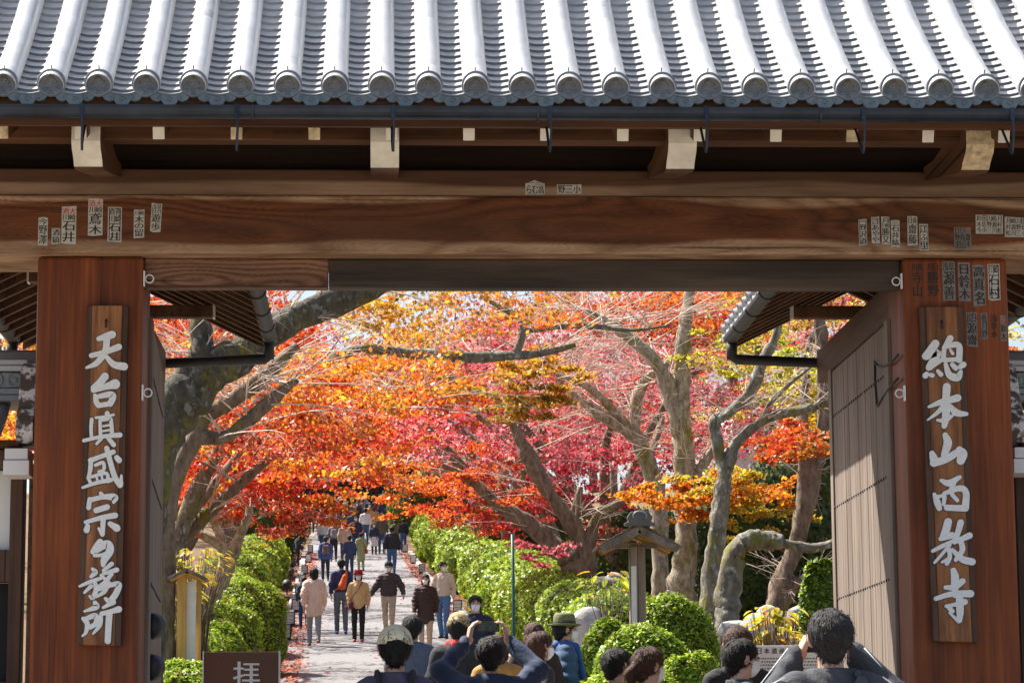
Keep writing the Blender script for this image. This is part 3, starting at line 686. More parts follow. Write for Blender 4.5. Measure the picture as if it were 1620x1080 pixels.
# ------------------------------------------------------------------ side walls that flank the gate
def side_wall(sgn):
    gx = -2.66 if sgn < 0 else 2.67
    lab = 'white plaster side wall with tiled cap joined to the gate beside eight character signboard' if sgn < 0 else 'tile capped side wall joined to the gate beside pillar with paper slips'
    root = thing('side_wall', lab, 'wall', (gx+sgn*.8, .6, h(.6)-.1), group='side walls of the gate')
    X = lambda d: gx+sgn*d
    def bx(a, b, y0, y1, z0, z1, name, mat, bev=.004):
        return MB().box(min(X(a), X(b)), max(X(a), X(b)), y0, y1, z0, z1).build(name, mat, root, bev)
    bx(.0, .055, .42, .58, h(.6)-.1, 1.66, 'post', M['eave_y'])
    bx(.09, .16, .45, .60, h(.6)-.1, 1.62, 'post', M['board_edge'])
    bx(.16, 1.9, .56, .62, 1.22, 1.66, 'plaster_panel', M['plaster'])
    bx(.16, 1.9, .50, .60, 1.04, 1.215, 'rail', M['board_edge'])
    bx(.16, 1.9, .60, .66, h(.6)-.1, 1.04, 'opening_shade_panel', M['gap'])  # dark sheet stands for the shade inside the opening
    bx(.16, 1.9, .55, .60, .42, .50, 'rail', M['board_edge'])
    bx(.10, 1.9, .42, .64, 1.665, 1.76, 'wall_plate', M['board_edge'])
    bx(.03, .17, .22, .46, 1.60, 1.68, 'white_beam_end', M['plaster'])
    bx(.04, .165, .23, .46, 1.685, 1.745, 'white_beam_end', M['plaster'])
    # tiled cap: rows run down towards the viewer, ridge along X
    nr = 9
    for i in range(nr):
        xx = .25+i*.19
        t = MB(); t.tube([(X(xx), .78, 2.10), (X(xx), .62, 1.98), (X(xx), .42, 1.87), (X(xx), .24, 1.80)], .045, 10); t.build('cap_cover_tile', M['tile_dark'], root)
        for r in range(6):
            y = .70-r*.085; z = 2.03-.235*(.70-y)/.46-.0
            sv = [(-.075, .012), (-.04, -.006), (0, -.012), (.04, -.006), (.075, .012)]
            m = MB()
            vs = [(X(xx+.095)+u, y, z+w) for u, w in sv]+[(X(xx+.095)+u, y-.10, z+w-.035) for u, w in sv]+[(X(xx+.095)+u, y-.10, z+w-.058) for u, w in sv]
            m.add(vs, [(j, j+1, 5+j+1, 5+j) for j in range(4)]+[(5+j, 6+j, 11+j, 10+j) for j in range(4)]); m.build('cap_pan_tile', M['tile_dark'], root)
    bx(.10, 1.9, .30, .95, 1.765, 1.80, 'cap_board', M['eave'])
    for i, (z0, z1, y0) in enumerate(((2.05, 2.085, .57), (2.09, 2.125, .585))): bx(.06, 1.9, y0, .98, z0, z1, 'ridge_course', M['tile_dark'])
    bx(.06, 1.9, .60, .96, 2.13, 2.215, 'ridge_band', M['tile_dark'])
    for i in range(10):
        xx = .17+i*.105
        MB().lathe([(.042, 0), (.042, .012), (.033, .013), (.03, .004), (.016, .004), (.014, .012), (.0001, .013)], 16, 0, Matrix.Translation((X(xx), .60, 2.172)) @ Matrix.Rotation(math.pi/2, 4, 'X')).build('ridge_rosette', M['tile_pat'], root)
    for i, (z0, z1, y0) in enumerate(((2.22, 2.25, .57), (2.255, 2.285, .585))): bx(.03 if i == 0 else .1, 1.9, y0, .98, z0, z1, 'ridge_course', M['tile'])
    MB().tube([(X(.08), .78, 2.31), (X(1.9), .78, 2.31)], .06, 12).build('ridge_tile', M['tile'], root)
    # carved barge board with peeling white paint
    t = NT('peeling_white_paint'); n_ = t.noise(t.coord((1, 1, 1)), 14, 5, .65)
    pm_ = t.done(t.ramp(n_, [(.44, (.70, .70, .70)), (.52, (.10, .075, .06))]), .8)
    prof = [(.30, 1.78), (.26, 1.84), (.27, 1.90), (.31, 1.96), (.36, 1.99), (.37, 2.06), (.40, 2.14), (.44, 2.22), (.52, 2.255), (.60, 2.23), (.60, 1.78)]
    fr = MB(); n = len(prof); xa, xb = X(.02), X(.115)
    fr.prism(prof, lambda u, v, tt: (tt, u, v), min(xa, xb), max(xa, xb)); fr.build('barge_board', pm_, root, .006)
side_wall(-1); side_wall(1)
# ------------------------------------------------------------------ ground and path
def groundmat():
    t = NT('forest_floor'); v = t.coord((1, 1, 1), False); n = t.noise(v, 1.3, 5, .6); n2 = t.noise(v, 22, 4, .65)
    c = t.ramp(n2, [(.3, (.05, .032, .02)), (.5, (.15, .085, .045)), (.66, (.32, .10, .035)), (.8, (.12, .10, .035))])
    c = t.mix(t.ramp(n, [(.45, (0, 0, 0)), (.62, (.8,)*3)]), c, (.07, .095, .022)); t.bump(n2, .8, .05); return t.done(c, .95)
def pathmat():
    t = NT('path_gravel'); v = t.coord((1, 1, 1), False); n = t.noise(v, 60, 4, .7); n2 = t.noise(v, .9, 4, .6)
    c = t.ramp(n, [(.3, (.13, .13, .135)), (.7, (.30, .30, .305))]); c = t.mix(t.math('MULTIPLY', n2, .6), c, (.17, .165, .16)); t.bump(n, .6, .02); return t.done(c, .95)
M['ground'] = groundmat(); M['path'] = pathmat()
Ys = sorted(set([-60, -40, -25, -18]+list(np.arange(-14, 20, 1.5))+list(np.arange(20, 150, 3))+[150, 170, 200, 260, 400]))
Xo = [-160, -80, -40, -22, -14, -10, -8, -6.5, -5.6, -5.2, -4.8, -4.4, -4, -3.6, -3, -2, 0, 2, 3, 3.4, 3.7, 4.0, 4.3, 4.6, 5.2, 6.5, 8, 10, 14, 22, 40, 80, 160]
m = MB(); vs = []; nx = len(Xo)
for Y in Ys:
    for xo in Xo:
        X = pathc(Y)+xo; vs.append((X, Y, ground_z(X, Y)+(.03*math.sin(X*2.1+Y*.7) if abs(xo) > 3.5 and Y > 6 else 0)))
m.add(vs, [(j*nx+i, j*nx+i+1, (j+1)*nx+i+1, (j+1)*nx+i) for j in range(len(Ys)-1) for i in range(nx-1)], 0, True)
tag(m.build('ground', M['ground']), kind='structure')
m = MB(); vs = []; yy = [y for y in Ys if 4 <= y <= 150]; 
for Y in yy:
    for xo in (-2.1, -1.4, -.7, 0, .7, 1.4, 2.1):
        vs.append((pathc(Y)+xo+(.12*math.sin(Y*1.7+xo) if abs(xo) > 2 else 0), Y, h(Y)+.012))
m.add(vs, [(j*7+i, j*7+i+1, (j+1)*7+i+1, (j+1)*7+i) for j in range(len(yy)-1) for i in range(6)], 0, True)
tag(m.build('path', M['path']), kind='structure')
m = MB(); yy = [y for y in Ys if -60 <= y <= 4]+[4.0]; yy = sorted(set(yy))
vs = []
for Y in yy:
    for xo in (-30, -9, -3, 0, 3, 9, 30): vs.append((xo, Y, h(Y)+.012))
m.add(vs, [(j*7+i, j*7+i+1, (j+1)*7+i+1, (j+1)*7+i) for j in range(len(yy)-1) for i in range(6)])
tag(m.build('forecourt_pavement', plain('forecourt_paving', (.25, .21, .165), .9, .2, 6)), kind='structure')
# kerb stones along the path, each its own piece of the path edge
path_ob = bpy.data.objects['path']
kst = plain('kerb_stone_grey', (.34, .33, .31), .9, .3, 12)
def kerbmesh(L):
    return MB().box(-.09, .09, -L/2+.01, L/2-.01, -.12, .10).mesh('kerb_stone', kst)
km = [kerbmesh(L) for L in (1.1, 1.3, .9)]
for sd_ in (-1, 1):
    Y = 5.0; i = 0
    while Y < 100:
        L = (1.1, 1.3, .9)[i % 3]; o = link('kerb_stone', km[i % 3], path_ob, False)
        o.location = (pathc(Y+L/2)+sd_*2.24+random.uniform(-.02, .02), Y+L/2, h(Y+L/2)+random.uniform(-.02, .01)); o.rotation_euler = (math.atan((h(Y+L)-h(Y))/L), 0, .0216+random.uniform(-.02, .02))
        Y += L; i += 1

# ------------------------------------------------------------------ foliage engine
PAL = dict(
 red=[(.74, .045, .018), (.82, .11, .02), (.60, .03, .02)], orange=[(.84, .20, .018), (.86, .31, .03), (.78, .12, .016)],
 gold=[(.86, .42, .03), (.82, .52, .05), (.84, .28, .02)], olive=[(.42, .28, .025), (.58, .30, .02), (.30, .28, .04), (.62, .19, .02)],
 crimson=[(.58, .04, .07), (.44, .03, .05), (.68, .08, .11)], pink=[(.80, .27, .30), (.74, .17, .19), (.84, .42, .38), (.66, .11, .14)],
 salmon=[(.86, .36, .20), (.84, .46, .32), (.80, .21, .14), (.85, .27, .08)], maroon=[(.26, .03, .045), (.34, .045, .055), (.46, .08, .09)],
 green=[(.06, .13, .012), (.10, .19, .02), (.045, .09, .012)], ygreen=[(.42, .46, .03), (.58, .56, .05), (.30, .38, .03)], yellow=[(.84, .62, .04), (.80, .54, .03), (.70, .60, .07)],
 hedge=[(.36, .53, .026), (.46, .62, .04), (.20, .34, .02), (.56, .66, .05)], dgreen=[(.02, .05, .010), (.03, .07, .014), (.045, .085, .014)])
def pal(key, n, r=rng):
    ks = key.split('+'); C = np.concatenate([np.array(PAL[k]) for k in ks]); i = r.integers(0, len(C), n); j = r.integers(0, len(C), n); t = r.random((n, 1))*.6
    return np.clip(C[i]*(1-t)+C[j]*t, 0, 1)*(.45+.62*r.random((n, 1)))
class Leaves:
    def __init__(s): s.c = []; s.n = []; s.s = []; s.col = []
    def pad(s, c, rx, ry, rz, n, key, size, up=.75, tilt=None, shell=False):
        r = rng
        p = r.normal(0, 1, (n, 3))
        if shell: p /= np.linalg.norm(p, axis=1)[:, None]; p *= .86+.14*r.random((n, 1)); q = p*np.array([rx, ry, rz])
        else:
            p = np.clip(p*.52, -1.5, 1.5); th = r.uniform(-.5, .5); q = p*np.array([rx, ry, rz]); q[:, 2] += q[:, 0]*math.sin(th)*.5; q[:, 2] -= .25*rz*(p[:, 0]**2+p[:, 1]**2)
        nn = r.normal(0, 1, (n, 3))*(1-up)+np.array([0, 0, up])
        if shell: nn = p/np.array([rx, ry, rz])*max(rx, rz)*1.2+r.normal(0, .75, (n, 3))
        s.c.append(q+np.array(c)); s.n.append(nn); s.s.append(size*(.6+.8*r.random(n))); s.col.append(pal(key, n))
    def mesh(s, name, mat, star=False):
        c = np.concatenate(s.c); n_ = np.concatenate(s.n); sz = np.concatenate(s.s)[:, None]; col = np.concatenate(s.col); N = len(c)
        n_ = n_/(np.linalg.norm(n_, axis=1)[:, None]+1e-9)
        t = rng.normal(0, 1, (N, 3)); a = np.cross(n_, t); a /= np.linalg.norm(a, axis=1)[:, None]+1e-9; b = np.cross(n_, a)
        if not star:
            V = np.stack([c-a*sz*.62, c+b*sz*.38+a*sz*.08-n_*sz*.10, c+a*sz*.62, c-b*sz*.38+a*sz*.08-n_*sz*.10], 1).reshape(-1, 3); k = 4
            loops = np.arange(N*4); starts = np.arange(N)*4; tot = np.full(N, 4)
        else:                                                     # lobed leaf: ten-point outline
            ang = np.linspace(0, 2*math.pi, 11)[:-1]; rad_ = np.array([.62, .24, .58, .24, .46, .2, .46, .24, .58, .24])
            V = np.stack([c+(a*math.cos(w)+b*math.sin(w))*sz*r_ for w, r_ in zip(ang, rad_)], 1).reshape(-1, 3); k = 10
            loops = np.arange(N*10); starts = np.arange(N)*10; tot = np.full(N, 10)
        me = bpy.data.meshes.new(name); me.vertices.add(len(V)); me.vertices.foreach_set('co', V.ravel().astype(np.float32))
        me.loops.add(len(loops)); me.loops.foreach_set('vertex_index', loops.astype(np.int32))
        me.polygons.add(N); me.polygons.foreach_set('loop_start', starts.astype(np.int32)); me.polygons.foreach_set('loop_total', tot.astype(np.int32))
        at_ = me.color_attributes.new('Col', 'FLOAT_COLOR', 'POINT')
        at_.data.foreach_set('color', np.repeat(np.concatenate([col, np.ones((N, 1))], 1), k, 0).ravel().astype(np.float32))
        me.materials.append(mat); me.update(calc_edges=True); return me
M['leaf'] = leafmat('maple_leaf', .6); M['hleaf'] = leafmat('hedge_leaf', .42)
M['bark_w'] = bark('pale_mossy_bark', (.54, .46, .34), (.10, .07, .045), (.22, .20, .02), .53, (.58, .54, .44))
M['bark_b'] = bark('brown_bark', (.27, .195, .135), (.06, .04, .027), (.16, .145, .015), .56)
M['bark_m'] = bark('thick_mossy_bark', (.11, .095, .07), (.022, .018, .012), (.17, .15, .01), .50, (.22, .22, .19))
M['bark_g'] = bark('grey_lichen_bark', (.26, .23, .17), (.045, .036, .026), (.18, .165, .015), .52, (.42, .44, .40))
M['twig'] = plain('bare_twig_bark', (.58, .47, .38), .8, .3, 10)
def limb_tube(mb, P, n=14, mi=0, wob=.11, k=6):
    """P: list of (Vector, r)"""
    Q = crom([(p.x, p.y, p.z, r) for p, r in P], k)
    rr = [max(.004, q[3])*(1+random.uniform(-wob, wob)) for q in Q]
    k0 = len(mb.v)
    mb.tube([Vector(q[:3])+Vector((random.uniform(-1, 1), random.uniform(-1, 1), 0))*q[3]*wob for q in Q], rr, n, mi)
    ph = [random.uniform(0, 6.28) for _ in range(3)]
    for i, q in enumerate(Q):
        for j in range(n):
            v = Vector(mb.v[k0+i*n+j]); c = Vector(q[:3]); f = 1+.10*math.sin(2*6.283*j/n+ph[0]+i*.35)+.07*math.sin(3*6.283*j/n+ph[1]-i*.5); mb.v[k0+i*n+j] = tuple(c+(v-c)*f)
    return [(Vector(q[:3]), q[3]) for q in Q]
def twigs(mb, Q, count, L, r0, spread=1.0, depth=2, up=.25, mi=0, droop=-.15, tips=None):
    for _ in range(count):
        p, r = random.choice(Q[len(Q)//4:]); a = random.uniform(0, 2*math.pi)
        d = Vector((math.cos(a), math.sin(a)*.8, random.uniform(-.3, .8)*spread+up)).normalized(); grow(mb, p, d, L*random.uniform(.5, 1.1), min(r0, r*.5+.003), depth, mi, droop, tips)
def grow(mb, p, d, L, r, depth, mi, droop, tips):
    pts = [p.copy()]; rr = [r]; n = 5; q = p.copy(); d = d.copy(); curl = Vector((random.uniform(-1, 1), random.uniform(-1, 1), random.uniform(-.5, .7)))*.30
    for i in range(n):
        d = (d+curl*.35+Vector((0, 0, droop*.3))+Vector((random.gauss(0, .05), random.gauss(0, .05), random.gauss(0, .05)))).normalized(); q = q+d*(L/n); pts.append(q.copy()); rr.append(r*(1-.75*(i+1)/n))
    mb.tube(pts, rr, 4, mi, cap=False)
    if tips is not None: tips.append(q.copy())
    if depth > 0:
        for _ in range(random.randint(2, 4)):
            i = random.randint(1, n-1); dd = (d*1.0+Vector((random.gauss(0, .5), random.gauss(0, .5), random.gauss(.08, .38)))).normalized()
            grow(mb, pts[i], dd, L*random.uniform(.35, .65), rr[i]*.65, depth-1, mi, droop, tips)
def pxlimb(P, Y0, dY=0):
    """photo-traced limb at its own depth: [(px,py,diameter_px[,dy])] -> [(Vector,r)]"""
    out = []
    for i, q in enumerate(P):
        Y = Y0+(q[3] if len(q) > 3 else dY*i/max(1, len(P)-1)); out.append((at(q[0], q[1], Y), q[2]/2/pxm(Y)))
    return out
TREES = 0
def traced_tree(label, Y, limbs, barkm, tw=(30, 1.2, .012), pads=(), group=None, name='maple_tree', star=False, leafsize=.075, twig_mat='twig'):
    base = limbs[0][0]; b0 = at(base[0], base[1], Y); gz = ground_z(b0.x, Y)
    root = thing(name, label, 'tree', (b0.x, Y, gz), group=group)
    m = MB(); Qs = []
    for i, L in enumerate(limbs):
        P = pxlimb(L, Y)
        if i == 0 and P[0][0].z > gz-.15: P = [(Vector((P[0][0].x, P[0][0].y, gz-.2)), P[0][1]*1.35)]+P
        Qs.append(limb_tube(m, P))
    m.build('trunk', M[barkm], root)
    if tw and tw[0]:
        t = MB()
        for Q in Qs[1:] or Qs: twigs(t, Q, max(1, tw[0]//max(1, len(Qs)-1)), tw[1], tw[2])
        t.build('twigs', M[twig_mat], root)['kind'] = 'stuff'
    if pads:
        lv = Leaves()
        for (px, py, dY, rx, rz, n, key) in pads:
            c = at(px, py, Y+dY); k = max(8, int(rx*22)); n = int(n*1.5)
            for i in range(k):                                     # layered sprays inside the clump
                cc = (c.x+random.gauss(0, .55)*rx, c.y+random.gauss(0, .6)*rx, c.z+random.gauss(0, .75)*rz)
                rp = rx*random.uniform(.14, .36); lv.pad(cc, rp, rp, max(.04, rp*.26), max(20, n//k), key, leafsize*.78, up=.5)
        link('crown', lv.mesh('crown', M['leaf'], star), root)
    return root
def maple(X, Y, R, H, keys, label, group, npad=46, nleaf=170, size=.1, barkm='bark_b', lean=0.0, low=.42, tw=24):
    gz = ground_z(X, Y); root = thing('maple_tree', label, 'tree', (X, Y, gz), group=group)
    m = MB(); base = Vector((X, Y, gz-.2)); r0 = .16+.012*R
    fork = Vector((X+lean*.5, Y+random.uniform(-.3, .3), gz+H*.26))
    Q0 = limb_tube(m, [(base, r0*1.5), (base.lerp(fork, .3)+Vector((random.uniform(-.1, .1), 0, 0)), r0*1.05), (fork, r0*.9)]); Qs = []
    nl = random.randint(4, 5); lv = Leaves(); key_of = lambda: random.choice(keys)
    ends = []
    for i in range(nl):
        a = 2*math.pi*(i+random.uniform(-.3, .3))/nl; rr = R*random.uniform(.6, .85)
        e = Vector((X+lean+rr*math.cos(a), Y+rr*math.sin(a), gz+H*random.uniform(.62, .9))); mid = fork.lerp(e, .5)+Vector((random.uniform(-.4, .4), random.uniform(-.4, .4), H*.06))
        Q = limb_tube(m, [(fork-Vector((0, 0, .1)), r0*.62), (mid, r0*.38), (e, r0*.12)], 7); Qs.append(Q); ends.append(e)
    m.build('trunk', M[barkm], root)
    t = MB()
    for Q in Qs: twigs(t, Q, tw//nl, R*.45, .016, depth=1)
    t.build('twigs', M['twig'] if random.random() < .75 else M[barkm], root)['kind'] = 'stuff'
    for i in range(int(npad*2.6)):
        a = random.uniform(0, 2*math.pi); q = math.sqrt(random.random()); rr = R*q
        zt = gz+H*(low+(1-low)*(1-q*q)*random.uniform(.75, 1.0)) if random.random() < .55 else gz+H*random.uniform(low, low+(1-low)*(1-q*q*.8))
        rp = R*random.uniform(.07, .19)
        lv.pad((X+lean+rr*math.cos(a), Y+rr*math.sin(a), zt), rp, rp, rp*random.uniform(.16, .34), int(nleaf*.46), key_of(), size, up=.5)
    link('crown', lv.mesh('crown', M['leaf']), root); return root

# ---- avenue maples on both sides of the path
GL, GR = 'maples along the lantern lined edge of the path', 'maples along the far hedge edge of the path'
avL = [(24, 3.2, 5.8, ['orange', 'red', 'gold']), (35, 4.0, 6.6, ['red', 'orange', 'crimson+red']), (47, 4.4, 7.2, ['orange', 'salmon', 'pink+red', 'crimson']), (59, 4.6, 7.6, ['salmon', 'pink', 'orange', 'crimson+pink']), (72, 4.8, 8.2, ['salmon', 'orange', 'salmon']), (86, 5.0, 8.4, ['salmon', 'pink', 'orange']), (101, 5.2, 8.8, ['orange', 'pink', 'red']), (117, 5.4, 9.2, ['orange', 'gold', 'salmon']), (133, 5.4, 9.4, ['salmon', 'red', 'orange'])]
avR = [(41, 4.2, 6.8, ['crimson', 'pink', 'red']), (53, 4.5, 7.4, ['pink', 'crimson', 'maroon+crimson']), (66, 4.7, 7.8, ['crimson', 'pink', 'maroon+pink']), (80, 4.9, 8.2, ['crimson', 'red', 'pink']), (95, 5.1, 8.6, ['pink', 'red', 'salmon']), (110, 5.2, 9.0, ['orange', 'salmon', 'red']), (126, 5.4, 9.3, ['orange', 'gold', 'pink']), (142, 5.4, 9.6, ['salmon', 'orange', 'red'])]  # maroon mixed in to put shaded sprays into the leaf colour
NUM = ['first', 'second', 'third', 'fourth', 'fifth', 'sixth', 'seventh', 'eighth', 'ninth']
CN = dict(red='red', orange='orange', salmon='salmon', crimson='crimson', pink='pink', gold='golden')
for i_, (Y, R, H, ks) in enumerate(avL): maple(pathc(Y)-4.7+random.uniform(-.5, .3), Y, R, H, ks, '%s maple, %s from the gate along the lantern lined edge of the path' % (CN[ks[0].split('+')[0]], NUM[i_]), GL, lean=.9, size=.062+.0006*Y, npad=50, low=.52 if Y < 66 else .44)
for i_, (Y, R, H, ks) in enumerate(avR): maple(pathc(Y)+4.6+random.uniform(-.3, .5), Y, R, H, ks, '%s maple, %s beyond the white carved stone along the hedge' % (CN[ks[0].split('+')[0]], NUM[i_]), GR, lean=-.9, size=.062+.0006*Y, npad=50, low=.52 if Y < 70 else .44)
# ---- second and third rows deeper in the grounds
GB = 'autumn trees deep in the temple grounds'
bgt = [(-11, 52, ['red', 'orange']), (-13, 75, ['orange', 'gold']), (-15, 100, ['red', 'salmon']), (-17, 128, ['orange', 'olive']), (8.5, 50, ['crimson', 'maroon+crimson']), (10.5, 62, ['pink', 'crimson']), (9.5, 78, ['crimson', 'pink']),
       (13, 74, ['ygreen', 'gold']), (14, 92, ['pink', 'salmon']), (17, 110, ['gold', 'ygreen']), (10, 112, ['salmon', 'pink']), (15, 58, ['ygreen', 'yellow', 'olive']), (18, 80, ['orange', 'ygreen']), (22, 100, ['gold', 'orange'])]
CN.update(maroon='maroon', ygreen='yellow green', olive='olive', yellow='yellow')
WH = ['nearest', 'second', 'third', 'fourth', 'fifth', 'sixth', 'seventh', 'eighth', 'ninth', 'tenth']; cnt_ = {}
WH += ['eleventh', 'twelfth']
def nth(k): cnt_[k] = cnt_.get(k, -1)+1; return WH[cnt_[k]]
for (X, Y, ks) in bgt: maple(X, Y, 5.0, 10.5, ks, '%s tree deep in the grounds behind the %s maples, %s of its row' % (CN[ks[0]], 'lantern side' if X < 0 else 'hedge side', nth(X < 0)), GB, size=.10, npad=40, nleaf=170, low=.3, tw=26)
far = [(-14, 165), (-5, 172), (4, 168), (13, 163), (22, 150), (-22, 155), (9, 185), (-9, 190), (0, 195), (28, 165)]
for i, (X, Y) in enumerate(far): maple(X, Y, 7.5, 15, [['salmon', 'orange'], ['pink', 'red'], ['orange', 'gold'], ['pink', 'salmon'], ['olive', 'ygreen']][i % 5], 'tall %s tree closing the head of the path, %s from the hall' % (['salmon', 'pink', 'orange', 'rosy', 'olive'][i % 5], NUM[i//5]), 'distant trees at the head of the path', size=.17, npad=46, nleaf=130, low=.15, tw=8)

# ---- the traced trees nearest the gate
traced_tree('huge mossy old tree with thick limb slanting up behind the open door', 12, [
  [(236, 905, 46), (240, 800, 48), (254, 715, 58), (284, 640, 76), (325, 592, 66)], [(312, 605, 64), (376, 562, 56), (440, 520, 52), (510, 485, 44), (590, 452, 40), (680, 415, 34)], [(298, 610, 50), (316, 560, 44), (318, 500, 34), (310, 440, 28)]],
  'bark_m', (34, 1.0, .010), [(290, 520, 6, 1.2, .5, 1500, 'red'), (290, 470, 5, 1.0, .4, 1000, 'red+orange'), (600, 490, 3, .8, .22, 900, 'gold+olive'), (690, 490, 4, 1.1, .22, 900, 'olive+orange'), (800, 478, 5, 1.0, .2, 500, 'olive+orange'), (440, 490, 6, .8, .3, 700, 'orange+red')], star=True, leafsize=.075)
traced_tree('slim brown tree forking beside the huge mossy trunk', 15, [
  [(262, 900, 26), (270, 800, 25), (288, 735, 25), (325, 655, 24)], [(325, 655, 30), (380, 625, 24), (430, 585, 22), (470, 545, 15)], [(310, 690, 26), (360, 690, 22), (420, 640, 20), (470, 600, 12)]],
  'bark_b', (44, 1.9, .010), [(470, 640, 6, 1.3, .3, 1700, 'orange+red'), (420, 690, 8, 1.2, .3, 1500, 'salmon+red'), (570, 600, 6, 1.4, .35, 2200, 'orange+gold')])
traced_tree('maple with long lichen spotted branch reaching level across the path', 24, [
  [(262, 960, 30), (284, 840, 28), (352, 705, 26), (430, 622, 24), (520, 570, 20)], [(520, 570, 20), (580, 552, 19), (660, 560, 18), (740, 565, 18), (810, 562, 17), (850, 560, 12), (910, 545, 8)], [(815, 560, 14), (826, 530, 12), (824, 505, 11), (790, 485, 9), (760, 468, 7)], [(826, 525, 10), (870, 518, 9), (930, 515, 10), (1000, 522, 7), (1060, 515, 4)], [(560, 640, 8), (620, 645, 7), (680, 630, 6)]],
  'bark_g', (64, 2.2, .011), [(850, 595, 2, .9, .4, 1700, 'olive+gold'), (805, 630, 2, .7, .3, 900, 'olive'), (630, 605, 7, 1.2, .3, 1100, 'orange+gold'), (540, 620, 7, 1.2, .3, 1300, 'orange'), (720, 625, 8, 1.2, .3, 1300, 'red+orange'), (620, 530, 8, 1.3, .3, 900, 'olive+gold'), (860, 485, 8, 1.2, .22, 700, 'orange+olive'), (460, 575, 6, 1.0, .3, 900, 'orange+red')], leafsize=.085)
traced_tree('small bright maple with forked pale trunk above rounded hedge', 27, [
  [(340, 950, 22), (352, 915, 24), (364, 880, 28)], [(362, 885, 22), (348, 862, 16), (310, 842, 14), (290, 838, 9)], [(366, 880, 22), (378, 850, 18), (392, 820, 14), (396, 800, 9)], [(352, 870, 14), (340, 830, 11), (310, 800, 8)]],
  'bark_w', (24, .8, .010), [(340, 790, 1, 1.0, .35, 2000, 'orange+red'), (420, 770, 1, 1.2, .3, 2400, 'red'), (390, 735, 2, 1.2, .3, 2200, 'red+orange'), (480, 800, 2, .9, .25, 1300, 'red+gold'), (310, 750, 2, .9, .3, 1500, 'orange'), (440, 820, 1, .7, .25, 1100, 'red+salmon'), (300, 810, 0, .5, .25, 700, 'orange+salmon')], leafsize=.08)
traced_tree('dark barked maple with crimson sprays beside white carved stone', 36, [
  [(926, 968, 52), (920, 935, 42), (905, 895, 40), (885, 868, 36)], [(885, 872, 34), (850, 838, 26), (815, 815, 24), (780, 790, 20), (745, 760, 16), (700, 735, 9)], [(918, 930, 34), (926, 880, 32), (905, 830, 28), (870, 780, 24), (840, 730, 24), (820, 690, 18), (800, 650, 9)], [(930, 915, 26), (932, 860, 24), (945, 820, 18), (980, 795, 15), (1020, 780, 10)], [(915, 850, 18), (910, 810, 14), (918, 770, 10)]],
  'bark_b', (26, 2.0, .010), [(790, 815, 2, .9, .3, 800, 'crimson+red'), (855, 868, -1, .5, .22, 450, 'pink+crimson'), (880, 780, 3, 1.2, .35, 800, 'maroon+crimson'), (955, 850, 1, .6, .25, 400, 'maroon+salmon'), (760, 760, 1, 1.2, .4, 1900, 'red+orange'), (830, 730, 2, 1.3, .5, 2100, 'pink+crimson'), (720, 800, 2, .9, .4, 1400, 'orange+red'), (930, 740, 3, 1.3, .5, 1900, 'crimson'), (680, 770, 3, 1.0, .4, 1400, 'orange')], leafsize=.085)
traced_tree('pale white barked tree rising from mossy foot behind bushes', 30, [
  [(1072, 985, 58), (1078, 920, 46), (1085, 850, 40), (1082, 760, 33), (1080, 680, 30), (1080, 600, 27), (1082, 540, 24), (1090, 470, 18), (1096, 420, 12)], [(1076, 690, 26), (1064, 630, 28), (1045, 585, 24), (1010, 545, 20), (970, 515, 14), (925, 490, 8)], [(1080, 800, 22), (1110, 740, 18), (1135, 700, 12)]],
  'bark_w', (44, 2.2, .012), [(1060, 490, 2, 1.6, .4, 2200, 'orange+red'), (1130, 500, 1, 1.1, .4, 1700, 'orange'), (980, 490, 3, 1.3, .3, 1500, 'orange+pink'), (1010, 560, 10, 1.5, .5, 1600, 'pink+crimson'), (1080, 780, -2, .8, .3, 1700, 'gold+orange'), (1130, 780, -2, .9, .3, 1900, 'gold+ygreen'), (1190, 770, -2, .8, .25, 1300, 'orange+gold'), (1170, 810, -1, .8, .3, 1300, 'ygreen+gold')], leafsize=.085)
traced_tree('leaning pale tree with bare limbs beside the white barked tree', 34, [
  [(1048, 985, 34), (1044, 900, 28), (1042, 820, 26), (1038, 760, 25)], [(1040, 765, 22), (1020, 715, 20), (1000, 690, 17), (950, 655, 18), (920, 635, 12), (880, 600, 7)], [(1042, 790, 18), (1008, 700, 18), (1006, 640, 18), (1022, 600, 16), (1045, 585, 14), (1070, 560, 8)], [(1020, 700, 14), (940, 620, 12), (890, 595, 9), (840, 570, 5)]],
  'bark_w', (80, 2.4, .012), [])
traced_tree('mossy dark tree forking wide with grey lichened arms', 20, [
  [(1124, 1005, 38), (1122, 930, 31), (1134, 850, 28), (1142, 790, 27), (1148, 740, 26)], [(1146, 750, 22), (1136, 705, 19), (1130, 668, 19), (1150, 655, 18), (1185, 622, 19), (1205, 575, 18), (1225, 535, 14), (1240, 480, 12)], [(1150, 740, 21), (1165, 700, 19), (1200, 670, 16), (1230, 655, 16), (1270, 648, 16), (1312, 635, 12), (1350, 600, 9)], [(1200, 672, 8), (1225, 630, 7), (1270, 590, 6), (1310, 560, 4)]],
  'bark_g', (36, 1.0, .009), [(1230, 700, 2, .7, .2, 1500, 'red+orange'), (1280, 705, 1, .6, .2, 1300, 'red+olive'), (1270, 620, 6, .9, .3, 1100, 'ygreen+yellow'), (1240, 560, 6, .9, .35, 1100, 'ygreen'), (1150, 560, 9, .9, .3, 800, 'yellow+ygreen')], leafsize=.07)
